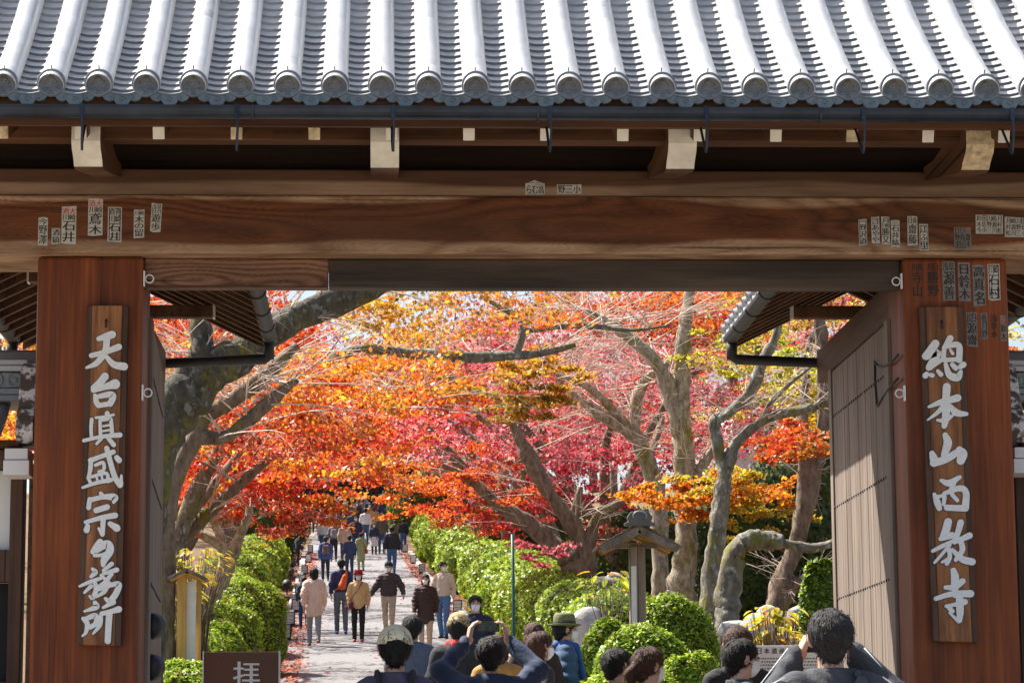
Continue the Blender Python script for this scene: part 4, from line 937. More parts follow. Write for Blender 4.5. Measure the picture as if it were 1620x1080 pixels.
traced_tree('bent old trunk turning level and sawn off above yellow leaves', 17, [
  [(1148, 1010, 46), (1152, 950, 39), (1157, 895, 35), (1168, 864, 33), (1195, 854, 30), (1228, 856, 27), (1240, 860, 16), (1275, 866, 15), (1300, 864, 14), (1345, 850, 13)], [(1186, 856, 29), (1215, 853, 28), (1236, 858, 28)]],
  'bark_g', (0, 0, 0), [], name='bent_tree')
traced_tree('straight brown leaning trunk with cut stump beside the open door', 23, [
  [(1225, 975, 38), (1238, 920, 32), (1262, 850, 29), (1285, 760, 27), (1300, 690, 24), (1305, 620, 26), (1300, 540, 20), (1290, 470, 16)], [(1262, 850, 26), (1272, 780, 24), (1274, 720, 22), (1270, 660, 18), (1276, 590, 12)], [(1242, 955, 18), (1256, 925, 17), (1262, 915, 16)]],
  'bark_b', (20, 1.0, .009), [(1270, 580, 5, 1.1, .4, 1500, 'ygreen+yellow'), (1290, 640, 3, .8, .3, 1100, 'yellow+gold'), (1260, 490, 5, 1.1, .3, 1200, 'ygreen+orange')], leafsize=.08)
# ------------------------------------------------------------------ clipped hedges and shrubs
def mound(name, label, cat, X, Y, rx, ry, H, key, n, size, group=None, star=False, box=False):
    gz = ground_z(X, Y); root = thing(name, label, cat, (X, Y, gz), group=group)
    bm = bmesh.new(); bmesh.ops.create_icosphere(bm, subdivisions=3, radius=1)
    ph = random.uniform(0, 9)
    for v in bm.verts:
        c = v.co; k = 1+.05*math.sin(c.x*5+ph)+.05*math.sin(c.y*6+ph*2)+.04*math.sin(c.z*7+ph)
        e = 2.6; L = (abs(c.x)**e+abs(c.y)**e+abs(c.z)**e)**(1/e); c = c/L*.93*k
        v.co = Vector((X+c.x*rx, Y+c.y*ry, gz+H*.5+c.z*H*.52))
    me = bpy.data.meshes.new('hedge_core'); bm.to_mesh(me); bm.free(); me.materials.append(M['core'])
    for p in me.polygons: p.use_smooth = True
    link('stems', me, root)  # solid inner mound under the leaves
    r = rng; p = r.normal(0, 1, (n, 3)); p /= np.linalg.norm(p, axis=1)[:, None]
    p[:, 1] = np.where(r.random(n) < .62, -np.abs(p[:, 1]), p[:, 1])
    e = 2.6; L = (np.abs(p)**e).sum(1)**(1/e); u = p/L[:, None]
    k = 1+.05*np.sin(u[:, 0]*5+ph)+.05*np.sin(u[:, 1]*6+ph*2)+.04*np.sin(u[:, 2]*7+ph)+.012*r.normal(0, 1, n)+.02*np.sin(u[:, 0]*19+ph)*np.sin(u[:, 2]*17+u[:, 1]*15)
    q = u*(k*(.95+.05*r.random(n)**2))[:, None]*np.array([rx, ry, H*.52])+np.array([X, Y, gz+H*.5])
    lv = Leaves(); lv.c.append(q); lv.n.append(p*.9+np.array([0, 0, .35])+r.normal(0, .6, (n, 3))); lv.s.append(size*(.6+.8*r.random(n))); br_ = r.random(n) < .035; cc_ = pal(key, n); cc_[br_] = np.array([.30, .13, .04])*(.5+.6*r.random((br_.sum(), 1))); lv.col.append(cc_)
    keep = q[:, 2] > gz-.02
    for A in ('c', 'n', 's', 'col'): setattr(lv, A, [getattr(lv, A)[0][keep]])
    link('foliage', lv.mesh('foliage', M['hleaf'], star), root); return root
M['core'] = plain('dark_green_hedge_core', (.05, .075, .012), .95, .4, 14)  # dark green of the solid core inside the leaves
yl = [20.5, 24.8, 29.5, 34.5, 40, 45.5, 51.5, 58, 65, 72, 80]
for i, Y in enumerate(yl):
    X = pathc(Y)-2.1-1.42+random.uniform(-.12, .12)
    mound('clipped_bush', 'clipped round azalea bush, %s from the gate on the lantern side' % (['first', 'second', 'third', 'fourth', 'fifth', 'sixth', 'seventh', 'eighth', 'ninth', 'tenth', 'eleventh'][i]), 'bush',
          X, Y, .95, 1.9+.05*i, (1.30, 1.42, 1.50, 1.5, 1.6, 1.5, 1.6, 1.5, 1.55, 1.5, 1.5)[i], 'hedge', 8000 if i < 5 else 4500, .048+.0011*(Y-20), 'azalea bushes on the lantern side')
for (px, Y, rx, H, lab) in ((300, 14.5, .42, 1.02, 'low bright bush between brown sign and open door'), (275, 18.5, .5, 1.35, 'rounded bush at the foot of the cedar notice post'), (330, 21.0, .55, 1.30, 'rounded bush behind the brown sign'), (350, 25.0, .6, 1.45, 'rounded bush below the forked pale trunk'), (385, 33.0, .75, 1.6, 'tall rounded bush beyond the forked pale trunk')):
    X = at(px, 1000, Y).x; mound('clipped_bush', lab, 'bush', X, Y, rx, rx*1.1, H, 'hedge', 8000, .045)
yr_ = [27, 32, 37.5, 43, 48.5, 54.5, 61, 68, 75, 83, 92, 102]
for i, Y in enumerate(yr_):
    X = pathc(Y)+2.1+1.15+random.uniform(-.1, .1)
    mound('clipped_bush', 'clipped round azalea bush, %s past the roofed signpost on the hedge side' % (['first', 'second', 'third', 'fourth', 'fifth', 'sixth', 'seventh', 'eighth', 'ninth', 'tenth', 'eleventh', 'twelfth'][i]), 'bush',
          X, Y, .95, 2.2+.05*i, (1.5, 1.6, 1.7, 1.7, 1.7, 1.65, 1.7, 1.6, 1.6, 1.6, 1.6, 1.6)[i], 'hedge', 8000 if i < 6 else 4500, .050+.0011*(Y-20), 'azalea bushes on the hedge side')
for (px, Y, rx, H, lab) in ((1015, 11.0, .52, 1.36, 'big rounded bush under the roofed signpost'), (965, 13.0, .36, 1.40, 'small rounded bush beside the white carved stone'), (1088, 9.5, .36, 1.22, 'rounded bush between roofed signpost and white notice panel'), (1000, 8.0, .55, 1.12, 'low bright bush in front of the roofed signpost'), (1060, 15.5, .55, 1.60, 'dark green bush at the foot of the white barked tree')):
    X = at(px, 1000, Y).x; mound('clipped_bush', lab, 'bush', X, Y, rx, rx*.9, H-(ground_z(X, Y)-h(Y)), 'hedge', 11000, .036)
def tallhedge(px, py, Y, rx, H, key, lab, n=5000, size=.07):
    X = at(px, py, Y).x; mound('hedge', lab, 'hedge', X, Y, rx, rx*.7, H, key, n, size)
tallhedge(1205, 900, 31, 1.3, 2.6, 'dgreen', 'dark green clipped hedge behind the bent trunk')
tallhedge(1297, 930, 14, .22, 1.75, 'hedge+green', 'bright green upright conifer shrub beside the open door', 3200, .05)
tallhedge(1300, 800, 36, 1.3, 4.0, 'green+dgreen', 'tall green shrub under the yellow leaves beside the door')
tallhedge(1010, 900, 42, 1.6, 2.2, 'dgreen+green', 'dark shrub behind the roofed signpost')
tallhedge(430, 860, 95, 1.5, 2.6, 'green', 'green tree-like shrub beyond the left hedge')
tallhedge(665, 812, 122, 1.6, 2.2, 'hedge+green', 'pale clipped shrub at the end of the azalea hedge')
tallhedge(648, 806, 132, 1.5, 2.4, 'dgreen+green', 'dark shrub beside the hall')
tallhedge(690, 815, 118, 1.8, 2.8, 'green+dgreen', 'dark shrub behind the end of the azalea hedge')
tallhedge(836, 860, 68, 1.6, 2.4, 'green+dgreen', 'dark shrub behind the azalea hedge')
# big-leaved yellow plants
def bigleaf(label, px, py, Y, n, spread, size, key):
    c = at(px, py, Y); gz = ground_z(c.x, Y); root = thing('yellow_plant', label, 'plant', (c.x, Y, gz)); m = MB()
    for i in range(n):
        a = random.uniform(0, 2*math.pi); r = spread*math.sqrt(random.random()); tip = Vector((c.x+r*math.cos(a), Y+r*math.sin(a)*.7, c.z+random.uniform(-.5, .5)*spread))
        m.tube([(c.x+random.uniform(-.05, .05), Y, gz-.05), ((c.x+tip.x)/2, (Y+tip.y)/2, gz*.3+tip.z*.7), tip], [.006, .004, .003], 4)
        col = random.choice(PAL[key]+PAL['ygreen'][:1]+PAL['gold'][:1]); f_ = random.uniform(.5, .9); col = tuple(q_*f_ for q_ in col); L = size*random.uniform(.7, 1.2); d = Vector((math.cos(a), math.sin(a), random.uniform(-.6, .1))).normalized(); sd_ = d.cross(Vector((0, 0, 1))).normalized(); up = sd_.cross(d)
        vs = []; 
        for k, (t, w) in enumerate(((0, .02), (.2, .2), (.5, .27), (.8, .17), (1, .01))):
            b = tip+d*(L*t)-Vector((0, 0, L*.25*t*t))
            vs += [b-sd_*w*L+up*w*L*.35, b, b+sd_*w*L+up*w*L*.35]
        me = MB().add(vs, [(3*k+j, 3*k+j+1, 3*k+j+4, 3*k+j+3) for k in range(4) for j in range(2)], 0, True)
        mm = me.mesh('leaf', M['leaf']); ca = mm.color_attributes.new('Col', 'FLOAT_COLOR', 'POINT'); ca.data.foreach_set('color', [x for _ in vs for x in (*col, 1)])
        link('leaf', mm, root)
    m.build('stems', M['bark_b'], root)
bigleaf('broad leaved yellow plant behind the white notice board', 1222, 985, 6.5, 70, .25, .115, 'yellow')
bigleaf('broad leaved yellow plant behind the wooden notice post', 308, 895, 17, 150, .42, .105, 'yellow')
bigleaf('yellow leaved sapling beside the roofed signpost', 965, 925, 20, 24, .35, .16, 'ygreen')
bigleaf('yellow leaved shrub at the foot of the mossy trunk', 268, 930, 16, 90, .4, .10, 'yellow')

# ------------------------------------------------------------------ fallen leaves
lv = Leaves(); N = 12000
Yv = 5+rng.random(N)**.8*95; side = rng.random(N)
xo = np.where(side < .42, -2.1-rng.gamma(1.3, .45, N)+.5, np.where(side < .72, 2.1+rng.gamma(1.3, .4, N)-.4, rng.uniform(-2.2, 2.2, N)))
sel = (np.abs(xo) < 2.2) & (rng.random(N) < .88) & (np.abs(xo) < 1.75)
Yv, xo = Yv[~sel], xo[~sel]; X_ = .2-.0216*Yv+xo
Z_ = np.array([ground_z(a, b) for a, b in zip(X_, Yv)])+.03
lv.c.append(np.stack([X_, Yv, Z_], 1)); lv.n.append(rng.normal(0, .25, (len(X_), 3))+np.array([0, 0, 1])); lv.s.append(.05+.06*rng.random(len(X_))); lv.col.append(pal('red+orange+salmon+maroon', len(X_))*.8)
tag(link('fallen_leaves', lv.mesh('fallen_leaves', M['leaf'])), 'scattered fallen red maple leaves along both path edges', 'leaves', kind='stuff')

# ------------------------------------------------------------------ path lanterns
M['lframe'] = plain('lantern_frame', (.03, .026, .022), .6, .3, 20); M['lpaper'] = plain('lantern_paper', (.72, .70, .64), .8, .06, 12)
def lantern(px, py, Y, lab, w=.105, hh=.34):
    X = at(px, py, Y).x; z = h(Y)+.01; root = thing('paper_lantern', lab, 'lantern', (X, Y, z), group='paper lanterns lining the path')
    MB().box(X-w*.86, X+w*.86, Y-w*.86, Y+w*.86, z+.05, z+hh-.02).build('paper_shade', M['lpaper'], root)
    MB().box(X-w*1.1, X+w*1.1, Y-w*1.1, Y+w*1.1, z, z+.05).build('base', M['lframe'], root); MB().box(X-w*1.05, X+w*1.05, Y-w*1.05, Y+w*1.05, z+hh-.02, z+hh).build('top_frame', M['lframe'], root)
    for a in (-1, 1):
        for b in (-1, 1): MB().box(X+a*w-.011, X+a*w+.011, Y+b*w-.011, Y+b*w+.011, z+.05, z+hh-.02).build('post', M['lframe'], root)
    for zz in (.14, .23):
        MB().box(X-w*.9, X+w*.9, Y-w*.9, Y+w*.9, z+zz, z+zz+.008).build('cross_bar', M['lframe'], root)
NW = ['first', 'second', 'third', 'fourth', 'fifth', 'sixth', 'seventh', 'eighth', 'ninth']
for i, (px, py, Y) in enumerate(((443, 1040, 39.4), (452, 1012, 45.2), (459, 990, 50.6), (468, 968, 57), (473, 948, 65), (478, 925, 74), (482, 910, 82), (488, 894, 91), (491, 880, 100))): lantern(px, py, Y, 'square paper lantern beside mossy verge, %s up the path' % NW[i])
for i, (px, py, Y) in enumerate(((724, 970, 56), (692, 930, 69), (668, 908, 82.6), (654, 895, 90), (641, 880, 100.4))): lantern(px, py, Y, 'square paper lantern at the azalea hedge foot, %s up the path' % NW[i])
# black floodlights on the verge
for i, (px, py, Y) in enumerate(((437, 978, 53), (454, 940, 67), (459, 916, 77), (462, 905, 84))):
    X = at(px, py, Y).x; z = ground_z(X, Y); root = thing('floodlight', 'black garden floodlight on the verge, %s up the path' % NW[i], 'floodlight', (X, Y, z), group='floodlights on the verge')
    MB().tube([(X, Y, z-.05), (X, Y, z+.2)], .025, 6).build('stake', M['iron'], root)
    MB().lathe([(.08, -.12), (.13, -.06), (.15, .08), (.14, .1), (.0001, .07)], 14, 0, Matrix.Translation((X, Y, z+.3)) @ Matrix.Rotation(rad(-50), 4, 'X')).build('lamp_head', M['iron'], root)

# ------------------------------------------------------------------ signs and posts
M['brown'] = plain('brown_sign_enamel', (.12, .042, .022), .35, .08, 4); M['cedar'] = wood('fresh_cedar', 2, (.42, .22, .05), (.66, .42, .13), rings=5, scale=3, stretch=.1, fiber=.5)
M['shingle'] = wood('weathered_shingle', 1, (.10, .075, .055), (.30, .235, .18), rings=5, scale=3, stretch=.15, fiber=.6); M['oldpost'] = wood('weathered_post', 2, (.16, .115, .085), (.40, .31, .23), rings=5, scale=3, stretch=.1, fiber=.6)
a, b = at(323, 1031, 3), at(441, 1031, 3); z0 = h(3)
root = thing('notice_sign', 'brown upright sign with one large white character inside the gateway', 'sign', ((a.x+b.x)/2, 3, z0))
MB().box(a.x, b.x, 2.98, 3.0, a.z-.62, a.z).build('panel', M['brown'], root, .003)
MB().box(b.x, b.x+.010, 2.975, 3.01, z0, a.z+.006).build('edge_post', M['steel'], root); MB().box(a.x-.008, a.x, 2.975, 3.01, z0, a.z+.006).build('edge_post', M['steel'], root)
m = MB(); q = at(390, 1067, 2.98); put_glyph(m, '拝', q.x, q.z, .165, .175, 2.9785, 0)
m.build('lettering', M['letter'], root)
a, b = at(1141, 1021, 2.5), at(1312, 1021, 2.5); z0 = h(2.5)
root = thing('notice_board', 'white notice board of small text with teal block by the open door', 'sign', ((a.x+b.x)/2, 2.5, z0))
MB().box(a.x+.14, b.x, 2.49, 2.52, a.z-.95, a.z).build('panel', plain('notice_white', (.86, .87, .88), .5, .03, 6), root, .003)
MB().box(a.x, a.x+.138, 2.47, 2.54, a.z-.95, a.z+.004).build('dark_frame', M['lframe'], root, .004)
for X in (a.x+.07, b.x-.05): MB().box(X-.03, X+.03, 2.545, 2.59, z0, a.z-.2).build('leg', M['lframe'], root)
m = MB(); x = at(1198, 1030, 2.49).x
for i, ch in enumerate('日本遺産'):
    q = at(1201+i*12, 1029, 2.49); put_glyph(m, ch, q.x, q.z, .036, .036, 2.4885, 0)
q = at(1257, 1029, 2.49); put_glyph(m, '滋', q.x, q.z, .036, .036, 2.4885, 0)
m.build('heading', M['ink'], root)
m = MB()
for r_ in range(6):
    z = at(1200, 1041+r_*5.2, 2.49).z; x = a.x+.17
    while x < b.x-.04:
        w = random.uniform(.008, .016); m.box(x, x+w, 2.4882, 2.4889, z-.005, z+.004); x += w+random.uniform(.004, .008)
o = m.build('text_lines', plain('grey_print', (.16, .16, .17), .7, .1, 10), root); o['kind'] = 'stuff'
q = at(1196, 1064, 2.49); MB().box(q.x, q.x+.16, 2.4875, 2.4889, q.z-.5, q.z).build('teal_block', plain('teal_print', (.0, .34, .38), .6, .05, 8), root)
m = MB(); put_glyph(m, '民', q.x+.055, q.z-.035, .045, .045, 2.4868, 0); m.build('lettering', M['letter'], root)
# cedar notice post on the left
Y = 15.0; c = at(300, 960, Y); gz = ground_z(c.x, Y); top = at(300, 905, Y).z
root = thing('notice_post', 'pale new cedar notice post with small gabled roof among the bushes', 'signpost', (c.x, Y, gz))
MB().box(c.x-.13, c.x-.03, Y-.09, Y+.01, gz-.1, top-.04).build('post', M['cedar'], root, .004); MB().box(c.x+.07, c.x+.12, Y+.02, Y+.09, gz-.1, top-.06).build('post', M['cedar'], root, .004)
MB().box(c.x-.03, c.x+.07, Y-.035, Y-.02, gz+.45, top-.10).build('notice', M['lpaper'], root)
for s2 in (-1, 1):
    Mx = Matrix.Translation((c.x-.02, Y, top+.035)) @ Matrix.Rotation(s2*rad(26), 4, 'Y'); MB().box(*((0, .24) if s2 > 0 else (-.24, 0)), -.2, .2, -.03, .0, 0, Mx).build('roof_board', M['shingle'], root, .003)
    MB().box(*((0, .22) if s2 > 0 else (-.22, 0)), -.17, .17, -.055, -.032, 0, Mx).build('roof_lining', M['cedar'], root)
MB().box(c.x-.10, c.x+.10, Y-.08, Y+.08, top-.06, top-.03).build('cross_piece', M['cedar'], root)
# roofed signpost on the right
Y = 14.0; c = at(1008, 900, Y); gz = ground_z(c.x, Y); k = 1/pxm(Y); zt = at(1008, 858, Y).z
root = thing('roofed_signpost', 'weathered wooden signpost with gabled shingle roof and ornamental ridge tile', 'signpost', (c.x, Y, gz))
MB().box(c.x-.085, c.x+.0, Y-.06, Y+.06, gz-.1, zt-.04).build('post', M['oldpost'], root, .006); MB().box(c.x+.004, c.x+.085, Y-.05, Y+.05, gz-.1, zt-.04).build('side_post', M['oldpost'], root, .006)
MB().box(c.x-.07, c.x-.015, Y-.068, Y-.061, gz+1.1, zt-.25).build('notice', M['lpaper'], root)
for s2 in (-1, 1):
    for i in range(5):
        Mx = Matrix.Translation((c.x, Y, zt+.15+.006*i)) @ Matrix.Rotation(s2*rad(27), 4, 'Y')
        u0, u1 = .42-.10*i-.02, .42-.10*i+.085
        u0 = max(0, u0-.08); MB().box(*((u0, u1) if s2 > 0 else (-u1, -u0)), -.34, .34, 0, .016, 0, Mx).build('shingle', M['shingle'], root, .003)
    Mx = Matrix.Translation((c.x, Y, zt+.12)) @ Matrix.Rotation(s2*rad(27), 4, 'Y')
    MB().box(*((0, .46) if s2 > 0 else (-.46, 0)), -.345, -.31, -.05, .028, 0, Mx).build('barge_board', M['shingle'], root, .004)
    for yy in (-.29, 0, .29): MB().box(*((0, .42) if s2 > 0 else (-.42, 0)), yy-.02, yy+.02, -.05, .0, 0, Mx).build('rafter', M['cedar'], root)
    MB().box(c.x+(0 if s2 > 0 else -.3), c.x+(.3 if s2 > 0 else 0), Y-.03, Y+.03, zt-.06, zt-.005).build('arm', M['oldpost'], root)
M['orn'] = tilemat('ornament_clay', (.07, .065, .06), (.15, .14, .13), .6)
orn = [(-.16, 0), (-.165, .03), (-.12, .05), (-.135, .10), (-.105, .16), (-.08, .175), (.08, .175), (.105, .16), (.135, .10), (.12, .05), (.165, .03), (.16, 0)]
MB().prism(orn, lambda u, v, t: (c.x+u, t, zt+.145+v*.85), Y-.39, Y-.31).build('ridge_tile', M['orn'], root, .008)
MB().tube([(c.x+.07*math.cos(t), Y-.395, zt+.245+.05*math.sin(t)) for t in np.linspace(-.5, 3.6, 12)], .012, 6).build('ridge_tile_relief', M['tile_dark'], root)
MB().tube([(c.x, Y-.35, zt+.18), (c.x, Y+.35, zt+.18)], .045, 10).build('ridge_cap', M['tile_dark'], root)
# green pole
p0 = at(814, 1000, 22); gz = ground_z(p0.x, 22); zt = at(811, 845, 22).z
root = thing('green_pole', 'thin dark green metal pole standing in the azalea hedge', 'pole', (p0.x, 22, gz))
MB().tube([(p0.x, 22, gz-.1), (p0.x-.02, 22, zt)], .022, 8).build('pole', plain('green_paint', (.012, .09, .06), .4, .2, 8), root); MB().tube([(p0.x, 22, gz), (p0.x, 22, gz+.35)], .034, 8).build('sleeve', plain('green_sleeve', (.012, .07, .05), .4, .2, 8), root)
# stones
def stone(name, label, px, py, Y, w, hh, col, seed, cat='stone', d=None):
    c = at(px, py, Y); rs_ = np.random.default_rng(seed); bm = bmesh.new(); bmesh.ops.create_icosphere(bm, subdivisions=4, radius=1); ax = rs_.normal(0, 1, (9, 3)); ax /= np.linalg.norm(ax, axis=1)[:, None]; cut = .62+.3*rs_.random(9)
    for v in bm.verts:
        p = np.array(v.co)
        for a_, k_ in zip(ax, cut):
            t = p@a_
            if t > k_: p = p-a_*(t-k_)*.85
        v.co = Vector((c.x+p[0]*w, Y+p[1]*(d or w*.7), c.z+p[2]*hh))
    me = bpy.data.meshes.new(name); bm.to_mesh(me); bm.free(); t = NT('stone_'+str(seed)); n = t.noise(t.coord(), 6, 6, .65); t.bump(n, .7, .03)
    me.materials.append(t.done(t.ramp(n, [(.3, tuple(x*.55 for x in col)), (.65, col)]), .9)); return tag(link(name, me), label, cat)
stone('carved_stone', 'pale rounded standing stone with carved character among the bushes', 932, 1003, 24, .30, .42, (.60, .58, .53), 3)
for i, (px, py, Y, w, hh, col) in enumerate(((1215, 985, 15, .16, .20, (.66, .65, .62)), (1198, 1000, 13, .20, .20, (.5, .49, .46)), (1262, 975, 17, .14, .14, (.34, .34, .32)), (948, 925, 32, .20, .13, (.42, .40, .37)), (972, 915, 33, .17, .13, (.48, .46, .42)), (1000, 918, 33, .18, .12, (.40, .38, .36)), (1165, 1000, 14, .2, .16, (.40, .39, .37)), (955, 930, 31, .3, .2, (.38, .36, .34)))):
    stone('garden_stone', ['white angular stone behind the yellow broad leaved plant', 'grey angular stone under the yellow broad leaved plant', 'mossy round stone beside the conifer shrub', 'flat topped stone behind the dark barked maple', 'pale stone behind the roofed signpost', 'low stone right of the roofed signpost foot', 'low stone at the foot of the bent trunk', 'grey stone at the foot of the dark barked maple'][i], px, py, Y, w, hh, col, 20+i)
# garden wall and stone cap beyond the bent trunk, utility pole, small house
c0, c1 = at(1232, 935, 40), at(1345, 935, 40); zt = at(1280, 862, 40).z; gz = ground_z(c0.x, 40)
root = thing('garden_wall', 'white plastered garden wall with rounded stone cap behind the bent trunk', 'wall', ((c0.x+c1.x)/2, 40, gz))
MB().box(c0.x, c1.x+3, 40, 40.25, gz-.2, zt-.1).build('wall_panel', M['plaster'], root); MB().tube([(c0.x-.1, 40.12, zt-.05), (c1.x+3, 40.12, zt-.05)], .26, 10).build('cap', plain('cap_stone', (.52, .50, .46), .9, .25, 8), root)
c = at(1147, 590, 75); gz = ground_z(c.x, 75); root = thing('utility_pole', 'pale concrete utility pole beyond the crimson maples', 'pole', (c.x, 75, gz))
MB().tube([(c.x, 75, gz-.2), (c.x, 75, at(1147, 545, 75).z)], [.16, .11], 12).build('pole', plain('concrete', (.62, .66, .70), .8, .1, 5), root); MB().box(c.x-.5, c.x+.5, 74.95, 75.05, at(1147, 560, 75).z, at(1147, 560, 75).z+.1).build('crossarm', M['steel'], root)
# hall closing the head of the path
Y = 158; gz = h(Y)-.5; cx = at(570, 800, Y).x
root = thing('temple_hall', 'dark timber hall closing the head of the path', 'building', (cx, Y, gz))
MB().box(cx-7, cx+7, Y, Y+6, gz-.5, gz+3.4).build('wall', plain('dark_hall_timber', (.035, .035, .045), .8, .4, 1), root)
for i in range(8): MB().box(cx-6.9+i*1.94, cx-6.6+i*1.94, Y-.25, Y-.01, gz-.5, gz+3.4).build('column', M['eave'], root)
MB().box(cx-6.5, cx+6.5, Y-.06, Y-.005, gz+2.5, gz+3.0).build('transom', M['plaster'], root)
MB().prism([(-8.5, 3.4), (8.5, 3.4), (6, 6.2), (-6, 6.2)], lambda u, v, t: (cx+u, t, gz+v), Y-1.6, Y+7.5).build('roof', M['tile_dark'], root)
c = at(1262, 610, 66); gz = ground_z(c.x, 66); root = thing('garden_house', 'low white house with grey roof glimpsed through the yellow leaves', 'house', (c.x, 66, gz)); zt = at(1262, 590, 66).z
MB().box(c.x-2, c.x+3.5, 66, 70, gz-.3, zt-.4).build('wall', M['plaster'], root)
MB().prism([(-.6, -.45), (4.6, -.45), (2, .9)], lambda u, v, t: (t, 65.4+u, zt+v), c.x-2.4, c.x+3.9).build('roof', M['tile_dark'], root)
MB().box(c.x-1.2, c.x+.2, 65.97, 65.995, zt-2.0, zt-.9).build('window', M['gap'], root)
# ------------------------------------------------------------------ people: smooth-blended bodies polygonised by surface nets
def sd_prims(P, prims, k):
    """prims: (a, b, ra, rb[, ysc]) tapered capsules, smooth union"""
    D = None
    for pr in prims:
        a, b, ra, rb = pr[:4]; ys = pr[4] if len(pr) > 4 else 1.0
        a = np.array(a, float); b = np.array(b, float); Q = P-a; ab = b-a
        if ys != 1.0: Q = Q*np.array([1, ys, 1]); ab = ab*np.array([1, ys, 1])
        L2 = float(ab@ab)
        t = np.clip(Q@ab/L2, 0, 1) if L2 > 1e-12 else np.zeros(len(P))
        d = np.linalg.norm(Q-t[:, None]*ab, axis=1)-(ra+(rb-ra)*t)
        if D is None: D = d
        else:
            hh = np.clip(.5+.5*(D-d)/k, 0, 1); D = D*(1-hh)+d*hh-k*hh*(1-hh)
    return D
def nets(prims, vox, k=.03, post=None, pad=.05):
    A = np.array([p[0] for p in prims]+[p[1] for p in prims], float); R_ = np.array([p[2] for p in prims]+[p[3] for p in prims])[:, None]
    lo = (A-R_).min(0)-pad; hi = (A+R_).max(0)+pad; n = np.ceil((hi-lo)/vox).astype(int)+2
    g = [lo[i]+vox*np.arange(n[i]) for i in range(3)]; G = np.stack(np.meshgrid(*g, indexing='ij'), -1).reshape(-1, 3)
    D = sd_prims(G, prims, k)
    if post is not None: D = post(G, D)
    D = D.reshape(n); ins = D < 0
    c = [(0,0,0),(1,0,0),(0,1,0),(1,1,0),(0,0,1),(1,0,1),(0,1,1),(1,1,1)]
    sl = lambda a, o: a[o[0]:n[0]-1+o[0], o[1]:n[1]-1+o[1], o[2]:n[2]-1+o[2]]
    cnt = sum(sl(ins, o).astype(int) for o in c); act = (cnt > 0) & (cnt < 8)
    if not act.any(): return np.zeros((0, 3)), []
    acc = np.zeros(act.shape+(3,)); w = np.zeros(act.shape)
    for i in range(8):
        for j in range(i+1, 8):
            if sum(abs(c[i][q]-c[j][q]) for q in range(3)) != 1: continue
            d0, d1 = sl(D, c[i]), sl(D, c[j]); x = (d0 < 0) != (d1 < 0); t = np.where(x, d0/np.where(np.abs(d0-d1) < 1e-12, 1, d0-d1), 0)
            for q in range(3): acc[..., q] += np.where(x, c[i][q]+(c[j][q]-c[i][q])*t, 0)
            w += x
    idx = -np.ones(act.shape, int); I = np.argwhere(act); idx[act] = np.arange(len(I))
    V = lo+(I+acc[act]/w[act][:, None])*vox; F_ = []
    for ax in range(3):
        u, v = (ax+1) % 3, (ax+2) % 3; s0 = [slice(None)]*3; s1 = [slice(None)]*3; s0[ax] = slice(0, n[ax]-1); s1[ax] = slice(1, n[ax])
        a, b = ins[tuple(s0)], ins[tuple(s1)]; E_ = np.argwhere(a != b); E_ = E_[(E_[:, u] > 0) & (E_[:, v] > 0) & (E_[:, u] < n[u]-1) & (E_[:, v] < n[v]-1)]
        if not len(E_): continue
        sgn = a[tuple(E_.T)]
        def cell(du, dv):
            q = E_.copy(); q[:, u] -= du; q[:, v] -= dv; return idx[tuple(q.T)]
        quad = np.stack([cell(1, 1), cell(0, 1), cell(0, 0), cell(1, 0)], 1); quad[~sgn] = quad[~sgn][:, ::-1]; F_.append(quad)
    return V, np.concatenate(F_)
def np_mesh(name, parts, mat):
    """parts: [(V,F)] joined into one mesh"""
    Vs, Fs, o = [], [], 0
    for V, F_ in parts:
        if len(V) == 0: continue
        Vs.append(V); Fs.append(np.asarray(F_)+o); o += len(V)
    V = np.concatenate(Vs); F_ = np.concatenate(Fs); N = len(F_)
    me = bpy.data.meshes.new(name); me.vertices.add(len(V)); me.vertices.foreach_set('co', V.ravel().astype(np.float32)); me.loops.add(N*4); me.loops.foreach_set('vertex_index', F_.ravel().astype(np.int32))
    me.polygons.add(N); me.polygons.foreach_set('loop_start', (np.arange(N)*4).astype(np.int32)); me.polygons.foreach_set('loop_total', np.full(N, 4, np.int32)); me.polygons.foreach_set('use_smooth', np.ones(N, bool))
    me.materials.append(mat); me.update(calc_edges=True); me.validate(); return me
_cl = {}
def cloth(col, rough=.85):
    key = tuple(round(c, 3) for c in col)
    if key not in _cl:
        t = NT('cloth'); n = t.noise(t.coord((1, 1, .6)), 9, 6, .62, .8); n2 = t.noise(t.coord(), 160, 2, .6)
        c = t.ramp(n, [(.3, tuple(x*.85 for x in col)), (.7, tuple(min(1, x*1.15) for x in col))]); t.bump(t.math('ADD', n, t.math('MULTIPLY', n2, .10)), .55, .03); _cl[key] = t.done(c, rough)
    return _cl[key]
M['skin'] = plain('skin', (.56, .34, .24), .55, .08, 20); 
def hairmat(name, col):
    t = NT(name); n = t.noise(t.coord((150, 150, 18)), 1, 4, .6); n2 = t.noise(t.coord(), 18, 4, .6)
    t.bump(t.math('ADD', n, n2), .8, .012); return t.done(t.ramp(n, [(.3, tuple(c*.5 for c in col)), (.75, tuple(c*1.6 for c in col))]), .62, 0, .3)
M['hair'] = hairmat('black_hair', (.014, .012, .011)); M['hairb'] = hairmat('brown_hair', (.07, .028, .017))
M['hairg'] = hairmat('greying_hair', (.022, .021, .021)); M['mask'] = plain('white_mask', (.80, .81, .83), .8, .05, 20); M['eye'] = plain('eye', (.01, .008, .007), .2, .1, 10); M['glass'] = plain('phone_screen', (.05, .07, .06), .12, .6, 30)
def v3(*a): return np.array(a, float)
